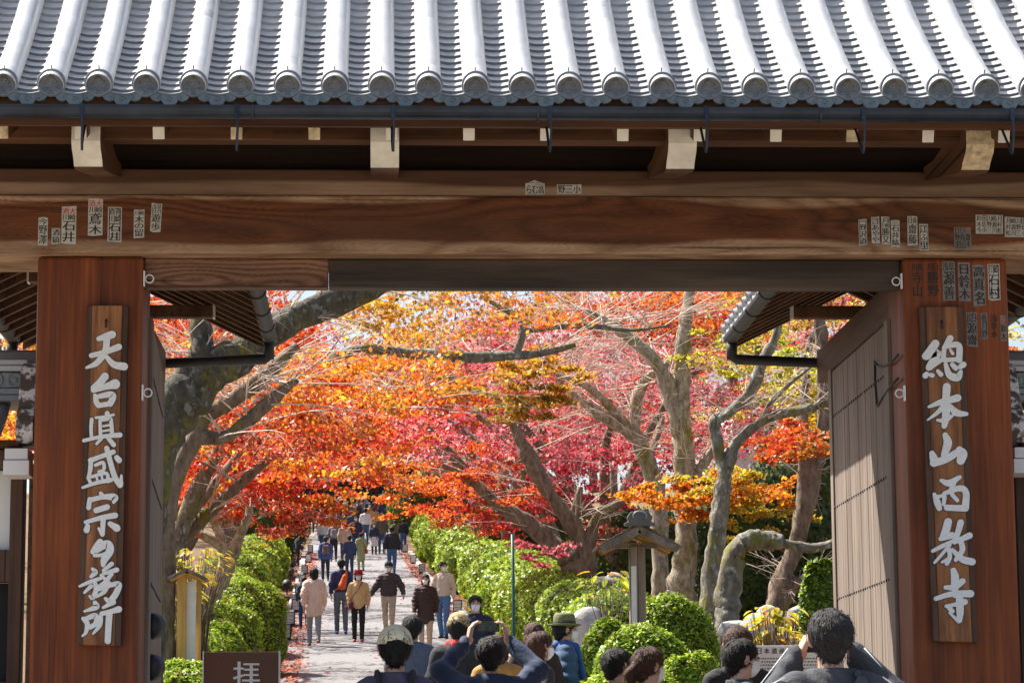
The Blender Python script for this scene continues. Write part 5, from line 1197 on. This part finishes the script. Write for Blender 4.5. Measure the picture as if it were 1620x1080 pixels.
def hand_prims(w, d, nrm, s=1.0, curl=.5, thumb=1, spread=.0):
    """w wrist, d finger direction, nrm palm normal (palm side); five unequal bent fingers"""
    d = d/np.linalg.norm(d); nrm = nrm-d*(nrm@d); nrm = nrm/np.linalg.norm(nrm); sd_ = np.cross(d, nrm)*thumb; P = []
    for o in (-.028, -.009, .010, .028): P.append((w+d*.012*s+sd_*o*.6*s, w+d*.088*s+sd_*o*s, .016*s, .0125*s))
    for i, (o, L) in enumerate(((-.030, .062), (-.011, .076), (.009, .084), (.029, .074))):
        p = w+d*.088*s+sd_*o*s; a = .25*curl; dd = d+sd_*spread*(i-1.5)
        for seg, f in enumerate((.45, .32, .26)):
            a += curl*(.5+.25*seg); q = p+(dd*math.cos(a)+nrm*math.sin(a))*L*f*1.15*s; P.append((p, q, (.0095-.001*seg)*s, (.0088-.001*seg)*s)); p = q
    p = w+d*.028*s+sd_*.030*s
    for dd, L in ((sd_*.75+d*.55+nrm*.25, .036), (sd_*.35+d*.8+nrm*.4, .032), (d*.85+nrm*.35, .026)):
        dd = dd/np.linalg.norm(dd); q = p+dd*L*s; P.append((p, q, .0115*s, .0098*s)); p = q
    return P
def person(label, px, top, Y, face=0, Hh=None, top_c=(.03, .03, .04), pants=(.03, .03, .04), shoe=(.03, .025, .025), hair='hair', hairlen='short', mask=True, hat=None, coat=0, quilt=0, step=.0, arms='down', bag=None, vox=.020,
           head_yaw=0, head_pitch=0, group='visitors on the path', collar=None, skirt=None, extra=None, puff=0, wide=1.0):
    """face: heading in degrees, 0 = away from the camera, 180 = towards it. top: pixel row of the head top"""
    p = at(px, top, Y); gz = h(Y)+.012; Hh = Hh or (p.z-gz); s = Hh/1.72; X = p.x
    root = thing('person', label, 'person', (X, Y, gz), rad(face), group); root.scale = (s*wide, s*wide, s)
    def add(name, parts, mat): return link(name, np_mesh(name, parts, mat), root, False)
    st = step
    hipL, hipR = v3(-.09, 0, .90), v3(.09, 0, .90); kn = lambda sx, q: v3(sx*.095, .22*q+.03, .50); an = lambda sx, q: v3(sx*.09, .42*q-(.10 if q < 0 else 0), .085+(.05 if q < -.2 else 0))
    kL, kR, aL, aR = kn(-1, st), kn(1, -st), an(-1, st), an(1, -st)
    shL, shR = v3(-.172, -.01, 1.375), v3(.172, -.01, 1.375)
    A = dict(down=((-.235, -.03-st*.25, 1.14), (-.235, .05-st*.5, .90), (.235, -.03+st*.25, 1.14), (.235, .05+st*.5, .90)),
             front=((-.235, .02, 1.13), (-.07, .20, 1.10), (.235, .02, 1.13), (.07, .20, 1.10)), bag=((-.23, -.02, 1.14), (-.16, .14, 1.02), (.235, -.03, 1.14), (.235, .06, .90)),
             phone=((-.33, .10, 1.50), (-.13, .27, 1.72), (.33, .10, 1.50), (.13, .27, 1.72)), camera=((-.27, .14, 1.30), (-.10, .17, 1.55), (.30, .12, 1.34), (.12, .16, 1.56)),
             phone1=((-.235, -.02, 1.14), (-.2, .1, .93), (.27, .12, 1.26), (.12, .28, 1.40)), out=((-.30, -.02, 1.16), (-.36, .1, .98), (.30, -.02, 1.16), (.42, .08, .95)))[arms]
    eL, wL, eR, wR = (np.array(q, float) for q in A)
    # head frame
    hy, hp = rad(head_yaw), rad(head_pitch); cH = v3(0, .005, 1.60)
    def H(x, y, z):
        q = Vector((x, y, z-1.52)); q.rotate(Matrix.Rotation(hp, 3, 'X')); q.rotate(Matrix.Rotation(hy, 3, 'Z')); return v3(q.x, q.y+.012, q.z+1.52)
    head = [(H(0, -.018, 1.625), H(0, .012, 1.632), .090, .084), (H(0, .03, 1.60), H(0, .046, 1.545), .068, .046), (H(0, .098, 1.603), H(0, .112, 1.578), .010, .015), (H(-.083, .0, 1.61), H(-.082, -.004, 1.578), .016, .012), (H(.083, .0, 1.61), H(.082, -.004, 1.578), .016, .012),
            (v3(0, -.018, 1.38), H(0, -.005, 1.55), .058, .054)]
    torso = [(v3(0, 0, .95), v3(0, 0, 1.30), .13, .14, 1.35), (shL+v3(.04, 0, 0), shR-v3(.04, 0, 0), .06, .06), (hipL, kL, .075, .055), (hipR, kR, .075, .055), (kL, aL, .052, .036), (kR, aR, .052, .036), (shL, eL, .048, .04), (shR, eR, .048, .04), (eL, wL, .038, .028), (eR, wR, .038, .028)]
    body = [nets(head+torso, max(vox*.62, .011), .022)]
    near = vox < .016; near_ = vox < .0185
    for sx, e, w in ((-1, eL, wL), (1, eR, wR)):
        d = (w-e)/np.linalg.norm(w-e)
        if arms == 'phone': hp_ = hand_prims(w-d*.01, v3(-sx*.18, .12, 1), v3(-sx*.9, .25, 0), 1, .62, -sx if sx < 0 else sx*-1, .05)
        elif arms == 'camera': hp_ = hand_prims(w-d*.01, v3(-sx*.45, .2, .9), v3(-sx, .2, -.2), 1, .6, -sx, .03)
        else: hp_ = hand_prims(w-d*.01, d, v3(-sx, .15, 0), 1, .35, 1 if sx < 0 else -1)
        body.append(nets(hp_, .0055 if near else (.009 if vox < .03 else .014), .006, pad=.02))
    add('body', body, M['skin'])
    # clothes
    pu = puff; zq = lambda G, D: D-((np.abs(np.sin(G[:, 2]*math.pi/quilt))-.4)*.014 if quilt else 0)+((.002 if quilt else .008)*np.sin(G[:, 2]*38+G[:, 0]*30+2.5*np.sin(G[:, 0]*14+G[:, 2]*9))*np.sin(G[:, 0]*22+G[:, 1]*26+1.5*np.sin(G[:, 2]*17)))
    hem = .92-coat; rr = .172+pu
    jk = [(v3(0, 0, 1.04), v3(0, 0, 1.30), .168+pu, .165+pu*.7, 1.38), (v3(0, 0, hem+.13), v3(0, 0, 1.05), rr+coat*.05, .160+pu, 1.34), (shL+v3(.05, 0, .01), v3(0, -.012, 1.42), .066+pu*.4, .062), (shR+v3(-.05, 0, .01), v3(0, -.012, 1.42), .066+pu*.4, .062), (shL, eL, .066+pu*.6, .060+pu*.6), (shR, eR, .066+pu*.6, .060+pu*.6), (eL, wL-(wL-eL)*.06, .058+pu*.6, .046+pu*.3), (eR, wR-(wR-eR)*.06, .058+pu*.6, .046+pu*.3),
          (v3(0, -.015, 1.40), v3(0, -.008, 1.462), .085, .070 if not collar else .078)]
    cut = lambda G, D: np.maximum(zq(G, D), np.maximum(hem-G[:, 2], G[:, 2]-1.478-.5*np.maximum(0, np.abs(G[:, 0])-.09)*10))
    add('jacket', [nets(jk, vox*(.6 if quilt else .75), .035, cut)], cloth(top_c))
    if collar: add('scarf', [nets([(v3(-.075, .0, 1.452), v3(.075, .0, 1.455), .055, .055), (v3(-.03, .07, 1.445), v3(.04, .075, 1.44), .05, .05), (v3(0, -.07, 1.46), v3(.02, -.07, 1.455), .05, .05), (v3(.05, .11, 1.43), v3(.07, .15, 1.18), .042, .05, 1.3)], vox*.7, .03)], cloth(collar))
    if skirt: add('skirt', [nets([(v3(0, 0, .55), v3(0, 0, .95), .22, .15, 1.2)], vox, .02, lambda G, D: np.maximum(D, .45-G[:, 2]))], cloth(skirt))
    pn = [(v3(0, -.005, .93), v3(0, 0, 1.0), .142, .135, 1.25), (hipL, kL, .092, .070), (hipR, kR, .092, .070), (kL, aL, .068, .054), (kR, aR, .068, .054)]
    add('trousers', [nets(pn, vox, .02, lambda G, D: np.maximum(D+.004*np.sin(G[:, 2]*60+G[:, 0]*30), .06-G[:, 2]))], cloth(pants))
    for a_, sx in ((aL, -1), (aR, 1)):
        lf_ = max(0, a_[2]-.085)
        add('shoe', [nets([(a_+v3(0, -.05, -.05), a_+v3(sx*.012, .10, -.052), .040, .038), (a_+v3(sx*.012, .10, -.052), a_+v3(sx*.015, .155, -.056), .038, .028)], max(.012, vox*.6), .02, lambda G, D: np.maximum(D, lf_-G[:, 2]))], cloth(shoe, .5))
    # hair, mask, eyes
    fc = H(0, .115, 1.555); cr = H(0, -.014, 1.632); hr = [(H(0, -.024, 1.630), H(0, .006, 1.640), .099, .093), (H(0, -.05, 1.60), H(0, -.055, 1.55), .070, .055)]
    if hairlen in ('bob', 'long'): hr += [(H(-.066, -.022, 1.60), H(-.068, -.02, 1.51), .036, .026), (H(.066, -.022, 1.60), H(.068, -.02, 1.51), .036, .026), (H(0, -.055, 1.6), H(0, -.06, 1.48), .07, .06)]
    if hairlen == 'long': hr += [(H(0, -.06, 1.58), v3(0, -.11, 1.26), .085, .08, 1.3), (H(-.05, -.05, 1.55), v3(-.06, -.10, 1.28), .06, .05), (H(.05, -.05, 1.55), v3(.06, -.10, 1.28), .06, .05)]
    if hairlen == 'tail': hr += [(H(0, -.10, 1.60), H(0, -.15, 1.55), .035, .04), (H(0, -.15, 1.55), H(0, -.14, 1.42), .038, .018)]
    fr = .098 if hairlen == 'short' else .10
    def hcut(G, D):
        f = np.linalg.norm(G-fc, axis=1)-fr; D = np.maximum(D, -f); st_ = .004*np.sin(G[:, 0]*90+G[:, 2]*55+3*np.sin(G[:, 1]*40))*np.sin(G[:, 1]*75+G[:, 2]*60+2)
        return D+st_
    hv = nets(hr, vox*.55, .02, hcut); hparts = [hv]
    if near_ and len(hv[0]):                                      # loose locks over the hair mass
        V_ = hv[0]; nS = 900; i_ = rng.integers(0, len(V_), nS); c0 = H(0, -.02, 1.63); P_ = V_[i_]+rng.normal(0, .003, (nS, 3)); N_s = P_-c0; N_s /= np.linalg.norm(N_s, axis=1)[:, None]+1e-9
        dn = np.array([0, 0, -1.0])+rng.normal(0, .45, (nS, 3))+N_s*.0; dn = dn-N_s*(dn*N_s).sum(1)[:, None]*.92; dn /= np.linalg.norm(dn, axis=1)[:, None]+1e-9; sdv = np.cross(dn, N_s); Ls = rng.uniform(.018, .045, (nS, 1)); W_ = .0022
        rows_ = []
        for k_, (t_, w_, l_) in enumerate(((0, 1, .0), (.5, .8, .0035), (1, .15, .005))): b_ = P_+dn*Ls*t_+N_s*(l_+.0012); rows_ += [b_-sdv*W_*w_, b_+sdv*W_*w_]
        VV = np.stack(rows_, 1).reshape(-1, 3); b6 = np.arange(nS)[:, None]*6; hparts.append((VV, np.concatenate([b6+np.array([0, 1, 3, 2]), b6+np.array([2, 3, 5, 4])])))
    if hat != 'beanie' and not (isinstance(hat, tuple) and hat[0] == 'beanie' and hairlen == 'short' and False): add('hair', hparts, M[hair])
    if mask:
        mk = [(H(0, .035, 1.592), H(0, .048, 1.545), .0735, .056), (H(0, .098, 1.582), H(0, .092, 1.555), .024, .03)]
        zt, fw = H(0, .1, 1.592), H(0, 1, 1.52)-H(0, 0, 1.52); up = H(0, 0, 2.52)-H(0, 0, 1.52)
        add('face_mask', [nets(mk, vox*.5, .02, lambda G, D: np.maximum(np.maximum(D, (G-zt)@up), -((G-H(0, .045, 1.57))@fw)))], M['mask'])
        for sx in (-1, 1):
            m_ = MB().tube([H(sx*.066, .05, 1.578), H(sx*.088, .0, 1.592), H(sx*.088, -.012, 1.60)], .003, 4); link('mask_loop', m_.mesh('mask_loop', M['mask']), root, False)
    for sx in (-1, 1):
        e = H(sx*.033, .0935, 1.611); link('eye', MB().lathe([(.0001, -.007), (.008, -.004), (.010, 0), (.008, .004), (.0001, .007)], 8, 0, Matrix.Translation(Vector(e))).mesh('eye', M['eye']), root, False)
        b0 = H(sx*.018, .099, 1.632); b1 = H(sx*.05, .086, 1.634); link('eyebrow', MB().tube([b0, b1], .0045, 4).mesh('eyebrow', M[hair]), root, False)
    Hm = Matrix.Translation(Vector(H(0, -.008, 1.655))) @ Matrix.Rotation(hy, 4, 'Z') @ Matrix.Rotation(hp, 4, 'X')
    if hat in ('beanie',) or (isinstance(hat, tuple) and hat[0] == 'beanie'):
        c_ = hat[1] if isinstance(hat, tuple) else (.45, .30, .14)
        add('beanie', [nets([(H(0, -.015, 1.635), H(0, .0, 1.66), .106, .098)], vox*.6, .01, lambda G, D: np.maximum(D, (H(0, 0, 1.615)-G)@(H(0, 0, 2.5)-H(0, 0, 1.5))))], cloth(c_))
    if isinstance(hat, tuple) and hat[0] == 'brim':
        c_ = cloth(hat[1]); g_ = hat[2] if len(hat) > 2 else 1.0
        hb = MB().lathe([(.101, -.03), (.104, .0), (.106, .04), (.100, .085*g_), (.085, .105*g_), (.05, .10*g_), (.0001, .095*g_)], 22, 0, Hm); link('hat', hb.mesh('hat', c_), root, False)
        br = MB().lathe([(.098, -.008), (.14, -.018), (.158, -.006), (.158, .0), (.14, -.010), (.099, .002)], 26, 0, Hm); link('hat_brim', br.mesh('hat_brim', c_), root, False)
        link('hat_band', MB().lathe([(.105, .0), (.1085, .002), (.1095, .028), (.1065, .03)], 22, 0, Hm).mesh('hat_band', cloth(tuple(q*.35 for q in hat[1]))), root, False)
    if isinstance(hat, tuple) and hat[0] == 'cap':
        c_ = cloth(hat[1]); cp_ = nets([(H(0, -.016, 1.64), H(0, .0, 1.655), .106, .100)], vox*.5, .01, lambda G, D: np.maximum(np.maximum(D, (H(0, 0, 1.632)-G)@(H(0, 0, 2.5)-H(0, 0, 1.5))), -(np.linalg.norm((G-H(0, -.118, 1.628))*np.array([.8, 1, 1.25]), axis=1)-.034)))
        add('cap', [cp_], c_)
        vz = MB(); ar_ = [(.085*math.cos(t), .075+.095*math.sin(t)) for t in np.linspace(0, math.pi, 10)]
        vs = [Vector((x, y if abs(x) < .08 else .05, -.022-.25*max(0, y-.08))) for x, y in ar_]; vs2 = [v+Vector((0, 0, -.006)) for v in vs]; n_ = len(vs)
        vz.add([Hm @ v for v in vs+vs2], [tuple(range(n_)), tuple(n_+i for i in reversed(range(n_)))]+[(i, n_+i, n_+(i+1) % n_, (i+1) % n_) for i in range(n_)]); link('cap_visor', vz.mesh('cap_visor', c_), root, False)
        link('cap_strap', MB().tube([H(-.07, -.085, 1.620), H(-.035, -.108, 1.617), H(0, -.116, 1.616), H(.035, -.108, 1.617), H(.07, -.085, 1.620)], .007, 5).mesh('cap_strap', c_), root, False)
    if bag:
        kind, c_ = bag[:2]
        if kind == 'pack': add('backpack', [nets([(v3(-.07, -.22, 1.08), v3(-.06, -.21, 1.30), .075, .07), (v3(.07, -.22, 1.08), v3(.06, -.21, 1.30), .075, .07), (v3(-.05, -.27, 1.10), v3(.05, -.27, 1.10), .05, .05)], vso(vox), .04)], cloth(c_))
        if kind == 'sling': add('sling_bag', [nets([(v3(.0, -.20, 1.08), v3(.07, -.19, 1.30), .09, .06), (v3(.07, -.19, 1.30), v3(.11, -.12, 1.42), .05, .025)], vso(vox), .03)], cloth(c_))
        if kind == 'side':
            add('shoulder_bag', [nets([(v3(.17, .12, .93), v3(.27, .02, .93), .055, .055), (v3(.17, .12, .84), v3(.27, .02, .84), .06, .06)], vso(vox), .04)], cloth(c_))
            link('bag_strap', MB().tube([(.20, .12, .95), (.12, .185, 1.12), (-.02, .17, 1.30), (-.10, .06, 1.46), (-.08, -.10, 1.44), (.1, -.185, 1.2), (.22, -.05, .95)], .011, 5).mesh('bag_strap', cloth(c_)), root, False)
        if kind in ('pack', 'sling'):
            for sx in ((-1, 1) if kind == 'pack' else (1,)):
                q = [(sx*.085, -.15, 1.36), (sx*.10, -.05, 1.475), (sx*.11, .06, 1.44), (sx*.12, .145+puff, 1.30), (sx*.14, .12+puff, 1.10), (sx*.15, -.1, 1.02)]
                if kind == 'sling': q = [(.10, -.1, 1.45), (.11, .06, 1.44), (.02, .165, 1.28), (-.12, .13, 1.08), (-.16, -.06, 1.0), (-.05, -.17, 1.05)]
                link('strap', MB().tube([tuple(w) for w in crom(q, 4)], .017, 5).mesh('strap', cloth(c_)), root, False)
    return root
def vso(v): return v*.8

BK = (.016, .016, .020); NV = (.018, .028, .062); GY_ = (.10, .105, .115); BE = (.52, .40, .26)
# --- near the gate, watching and photographing
G1 = 'visitors gathered inside the gateway'
N_ = .0145
r_ = person('man in navy jacket raising a phone overhead to photograph', 775, 1008, 2.0, 0, top_c=(.028, .045, .095), hair='hair', mask=False, arms='phone', vox=N_, group=G1, puff=.012, head_pitch=6)
ph = MB().box(-.078, .078, .30, .309, 1.775, 1.855, 1).box(-.072, .072, .2985, .2999, 1.78, 1.85, 0); o = link('phone', ph.mesh('phone', [M['glass'], M['ink']]), None)
o.matrix_world = Matrix.Translation(r_.location) @ Matrix.Diagonal((*r_.scale, 1)); tag(o, 'smartphone held up in both hands by the man in navy jacket', 'phone')
person('visitor in cream cap with dark pack seen from behind', 625, 996, .4, 0, top_c=(.09, .08, .13), hat=('cap', (.92, .80, .56)), bag=('pack', (.035, .03, .035)), arms='front', vox=N_, group=G1)
person('man in slate blue jacket with hands joined, beside the cream cap', 652, 981, 9, 0, Hh=1.56, top_c=(.08, .105, .15), pants=(.04, .04, .05), arms='front', vox=.018, group=G1, mask=False)
person('visitor in black coat with red scarf and tan beanie', 725, 972, 8, -15, Hh=1.58, top_c=BK, hat=('beanie', (.50, .36, .17)), collar=(.55, .02, .02), vox=.018, group=G1, coat=.2, puff=.02, mask=False)
person('person in mustard jacket hidden behind the raised phone', 788, 1004, 6.5, 0, top_c=(.42, .22, .05), hair='hairb', hairlen='bob', vox=.018, group=G1, mask=False)
person('masked man in navy sweatshirt facing the gate beside the azaleas', 752, 919, 21, 180, Hh=1.62, top_c=(.018, .022, .05), pants=(.05, .05, .06), vox=.018)
person('woman with long dark red brown hair seen from behind', 845, 985, 8.2, 5, top_c=(.04, .02, .02), hair='hairb', hairlen='long', vox=.016, group=G1, mask=False)
person('man in olive fedora, glasses and blue scarf over navy quilted coat', 892, 976, 8.5, -80, top_c=(.04, .085, .16), hat=('brim', (.16, .17, .07)), collar=(.03, .09, .30), quilt=.10, vox=.0155, group=G1, puff=.02, hair='hairg')
person('woman with brown hair and mask looking past the fedora man', 853, 1047, 5.2, -70, Hh=1.50, top_c=(.03, .03, .035), hair='hairb', hairlen='bob', vox=.016, group=G1)
person('short haired visitor in mask below the big bush', 974, 1049, 2.2, -55, Hh=1.46, top_c=(.03, .03, .035), vox=N_, group=G1)
person('woman with chestnut ponytail and mask below the roofed signpost', 1024, 1036, 1.0, -60, Hh=1.50, top_c=(.05, .045, .045), hair='hairb', hairlen='tail', vox=N_, group=G1)
person('masked man in charcoal puffer before the white notice panel', 1170, 1012, .6, -75, top_c=(.07, .074, .082), quilt=.09, vox=N_, group=G1, puff=.015)
person('visitor with brown head half hidden behind the charcoal puffer man', 1166, 992, 1.8, 10, top_c=BK, hair='hairb', vox=.018, group=G1, mask=False)
r_ = person('man in black jacket with white sleeve stripes lifting hands to a camera', 1312, 966, -3.2, 0, top_c=(.05, .052, .06), hair='hairg', arms='camera', vox=.013, group=G1, mask=False, puff=.022, bag=('sling', (.05, .06, .065)), head_pitch=4)
for sx in (-1, 1):
    for k_ in range(1):
        e, w = Vector((sx*.285, .13, 1.32)), Vector((sx*.11, .165, 1.555)); sh_ = Vector((sx*.172, -.01, 1.375)); off = Vector((sx*.028, -.052, .048-.03*k_))
        link('sleeve_stripe', MB().tube([sh_+off*1.3, sh_.lerp(e, .5)+off*1.25, e+off*1.25, e.lerp(w, .5)+off*1.1, e.lerp(w, .85)+off], .003, 5).mesh('sleeve_stripe', M['mask']), r_, False)
cmr = MB().box(-.07, .07, .19, .25, 1.555, 1.64).lathe([(.035, 0), (.04, .05), (.036, .08), (.0001, .078)], 14, 0, Matrix.Translation((0, .25, 1.597)) @ Matrix.Rotation(-math.pi/2, 4, 'X'))
o = link('camera_body', cmr.mesh('camera_body', M['ink']), None); o.matrix_world = Matrix.Translation(r_.location) @ Matrix.Diagonal((*r_.scale, 1)); tag(o, 'black camera held to the face of the striped jacket man', 'camera')
# --- on the path, middle distance
person('woman in long beige quilted coat walking away', 497, 898, 43.1, 3, top_c=(.74, .55, .42), quilt=.13, coat=.28, pants=(.26, .27, .28), hairlen='bob', hair='hair', step=.3, puff=.012, mask=False, shoe=(.30, .12, .10), hat=None)
person('man in navy jacket with orange sling bag and grey trousers', 540, 884, 47.2, 6, top_c=(.03, .045, .11), pants=(.12, .13, .14), bag=('sling', (.75, .13, .02)), step=.1, mask=False, shoe=(.03, .10, .35))
person('woman in red hat, tan jacket and black trousers facing the gate', 567, 903, 44.3, 180, top_c=(.60, .40, .18), pants=(.012, .012, .014), hat=('brim', (.40, .015, .025)), coat=.12, bag=('side', (.12, .03, .05)), shoe=(.35, .03, .04), hairlen='bob', step=.12, puff=.004)
person('masked man in brown puffer and beige trousers striding downhill', 615, 889, 46.2, 172, top_c=(.055, .042, .038), quilt=.085, pants=(.46, .37, .26), arms='out', step=.35, puff=.02, hat=('cap', (.03, .03, .035)))
person('masked woman in long dark brown puffer coat facing the gate', 673, 908, 40.8, 176, top_c=(.045, .028, .022), quilt=.085, coat=.30, pants=(.48, .36, .25), hairlen='bob', puff=.010, step=.15)
person('man in open beige jacket and blue jeans looking aside', 701, 888, 45.4, 160, top_c=(.62, .52, .40), pants=(.08, .18, .36), step=.15, head_yaw=50)
person('person in dark jeans walking behind the beige coat', 481, 912, 49, 10, top_c=(.04, .05, .08), pants=(.03, .06, .13), step=.2, mask=False)
# --- farther up
person('visitor in bright blue jacket with small brown pack', 515, 848, 77, 5, top_c=(.05, .085, .26), pants=(.02, .025, .04), bag=('pack', (.14, .10, .09)), hair='hairg', step=.15, vox=.032, mask=False, coat=.1, puff=.02)
person('person in pale green kimono walking away with red bag', 571, 842, 84.4, 10, top_c=(.30, .34, .17), pants=(.30, .34, .17), coat=.50, bag=('side', (.55, .06, .02)), step=.05, vox=.032, mask=False)
person('man in black puffer and blue jeans walking away', 620, 832, 80.6, -5, top_c=(.022, .025, .034), quilt=.1, pants=(.05, .12, .24), step=.25, vox=.032, puff=.02, mask=False)
person('visitor in navy jacket ahead of the green kimono', 553, 846, 79, 5, top_c=(.03, .05, .12), pants=(.03, .05, .10), vox=.034, mask=False, step=.2)
person('person in dark coat bending at the left hedge', 471, 844, 88, -60, top_c=(.022, .025, .04), pants=(.015, .015, .02), vox=.034, mask=False, step=.2, coat=.1)
person('masked woman in dark top and white skirt facing the gate', 592, 827, 98, 180, top_c=(.03, .035, .06), pants=(.03, .03, .04), skirt=(.66, .62, .55), hairlen='long', vox=.036)
person('man in dark jacket and jeans at the right hedge', 638, 820, 101, 0, top_c=(.02, .025, .045), pants=(.05, .12, .24), vox=.036, mask=False)
person('man with grey backpack climbing the path', 528, 824, 92, 3, top_c=(.12, .13, .15), pants=(.012, .012, .016), bag=('pack', (.20, .20, .21)), vox=.036, step=.2, mask=False)
person('person in khaki jacket near the right hedge', 625, 822, 103, 20, top_c=(.13, .115, .06), pants=(.03, .03, .04), vox=.038, mask=False)
farp = [(512, 830, 96, (.55, .55, .55), 0, 'in pale grey jacket'), (545, 838, 90, (.46, .33, .24), 4, 'in tan coat'), (563, 826, 97, (.03, .035, .06), 180, 'in navy hooded coat'), (604, 828, 99, (.10, .10, .06), 180, 'in dark olive coat'), (515, 800, 127, (.38, .28, .15), 0, 'in tan jacket'), (535, 802, 122, (.02, .02, .025), 5, 'in black coat'), (550, 806, 118, (.10, .11, .13), -5, 'in grey jacket'),
        (565, 800, 125, (.03, .03, .05), 180, 'in dark navy coat'), (585, 803, 121, (.42, .20, .05), 180, 'in orange brown jacket'), (574, 796, 131, (.24, .20, .12), 0, 'in dull green coat'), (499, 802, 124, (.03, .035, .06), 10, 'in dark blue jacket'), (527, 794, 136, (.02, .02, .02), 0, 'in black jacket'), (596, 797, 130, (.20, .04, .04), 180, 'in wine red coat'), (541, 795, 138, (.45, .42, .38), 0, 'in cream coat'), (606, 800, 126, (.03, .04, .09), 0, 'in blue coat'), (557, 818, 106, (.05, .05, .06), 0, 'in charcoal coat'), (578, 816, 108, (.62, .60, .58), 0, 'in white hooded jacket')]
cl_ = [((.05, .05, .055), 'in dark grey coat'), ((.30, .05, .05), 'in brick red jacket'), ((.06, .09, .20), 'in royal blue jacket'), ((.50, .46, .40), 'in ivory coat'), ((.02, .02, .025), 'in long black coat'), ((.20, .16, .10), 'in brown jacket'), ((.10, .13, .10), 'in moss green parka'), ((.40, .32, .20), 'in camel coat'), ((.08, .06, .12), 'in purple jacket'), ((.25, .26, .28), 'in silver jacket'), ((.03, .05, .09), 'in indigo coat'), ((.45, .28, .10), 'in ochre jacket'), ((.12, .02, .03), 'in burgundy coat'), ((.60, .58, .55), 'in white sweater')]
for i_, (c_, lab) in enumerate(cl_):
    farp.append((500+i_*8.3+random.uniform(-2, 2), 793+random.uniform(-3, 12), random.uniform(112, 143), c_, random.choice((0, 0, 10, 180)), lab))
for (px, tp, Y, c_, fc_, lab) in farp:
    person('far visitor %s among the crowd at the head of the path' % lab, px, tp, Y, fc_, Hh=random.uniform(1.55, 1.74), top_c=c_, pants=random.choice([(.02, .02, .03), (.04, .08, .16), (.05, .05, .055)]), vox=.042, mask=fc_ == 180, step=random.uniform(-.2, .25), hair=random.choice(['hair', 'hair', 'hairb']), hairlen=random.choice(['short', 'bob']), coat=random.choice([0, .12]), group='crowd far up the path')
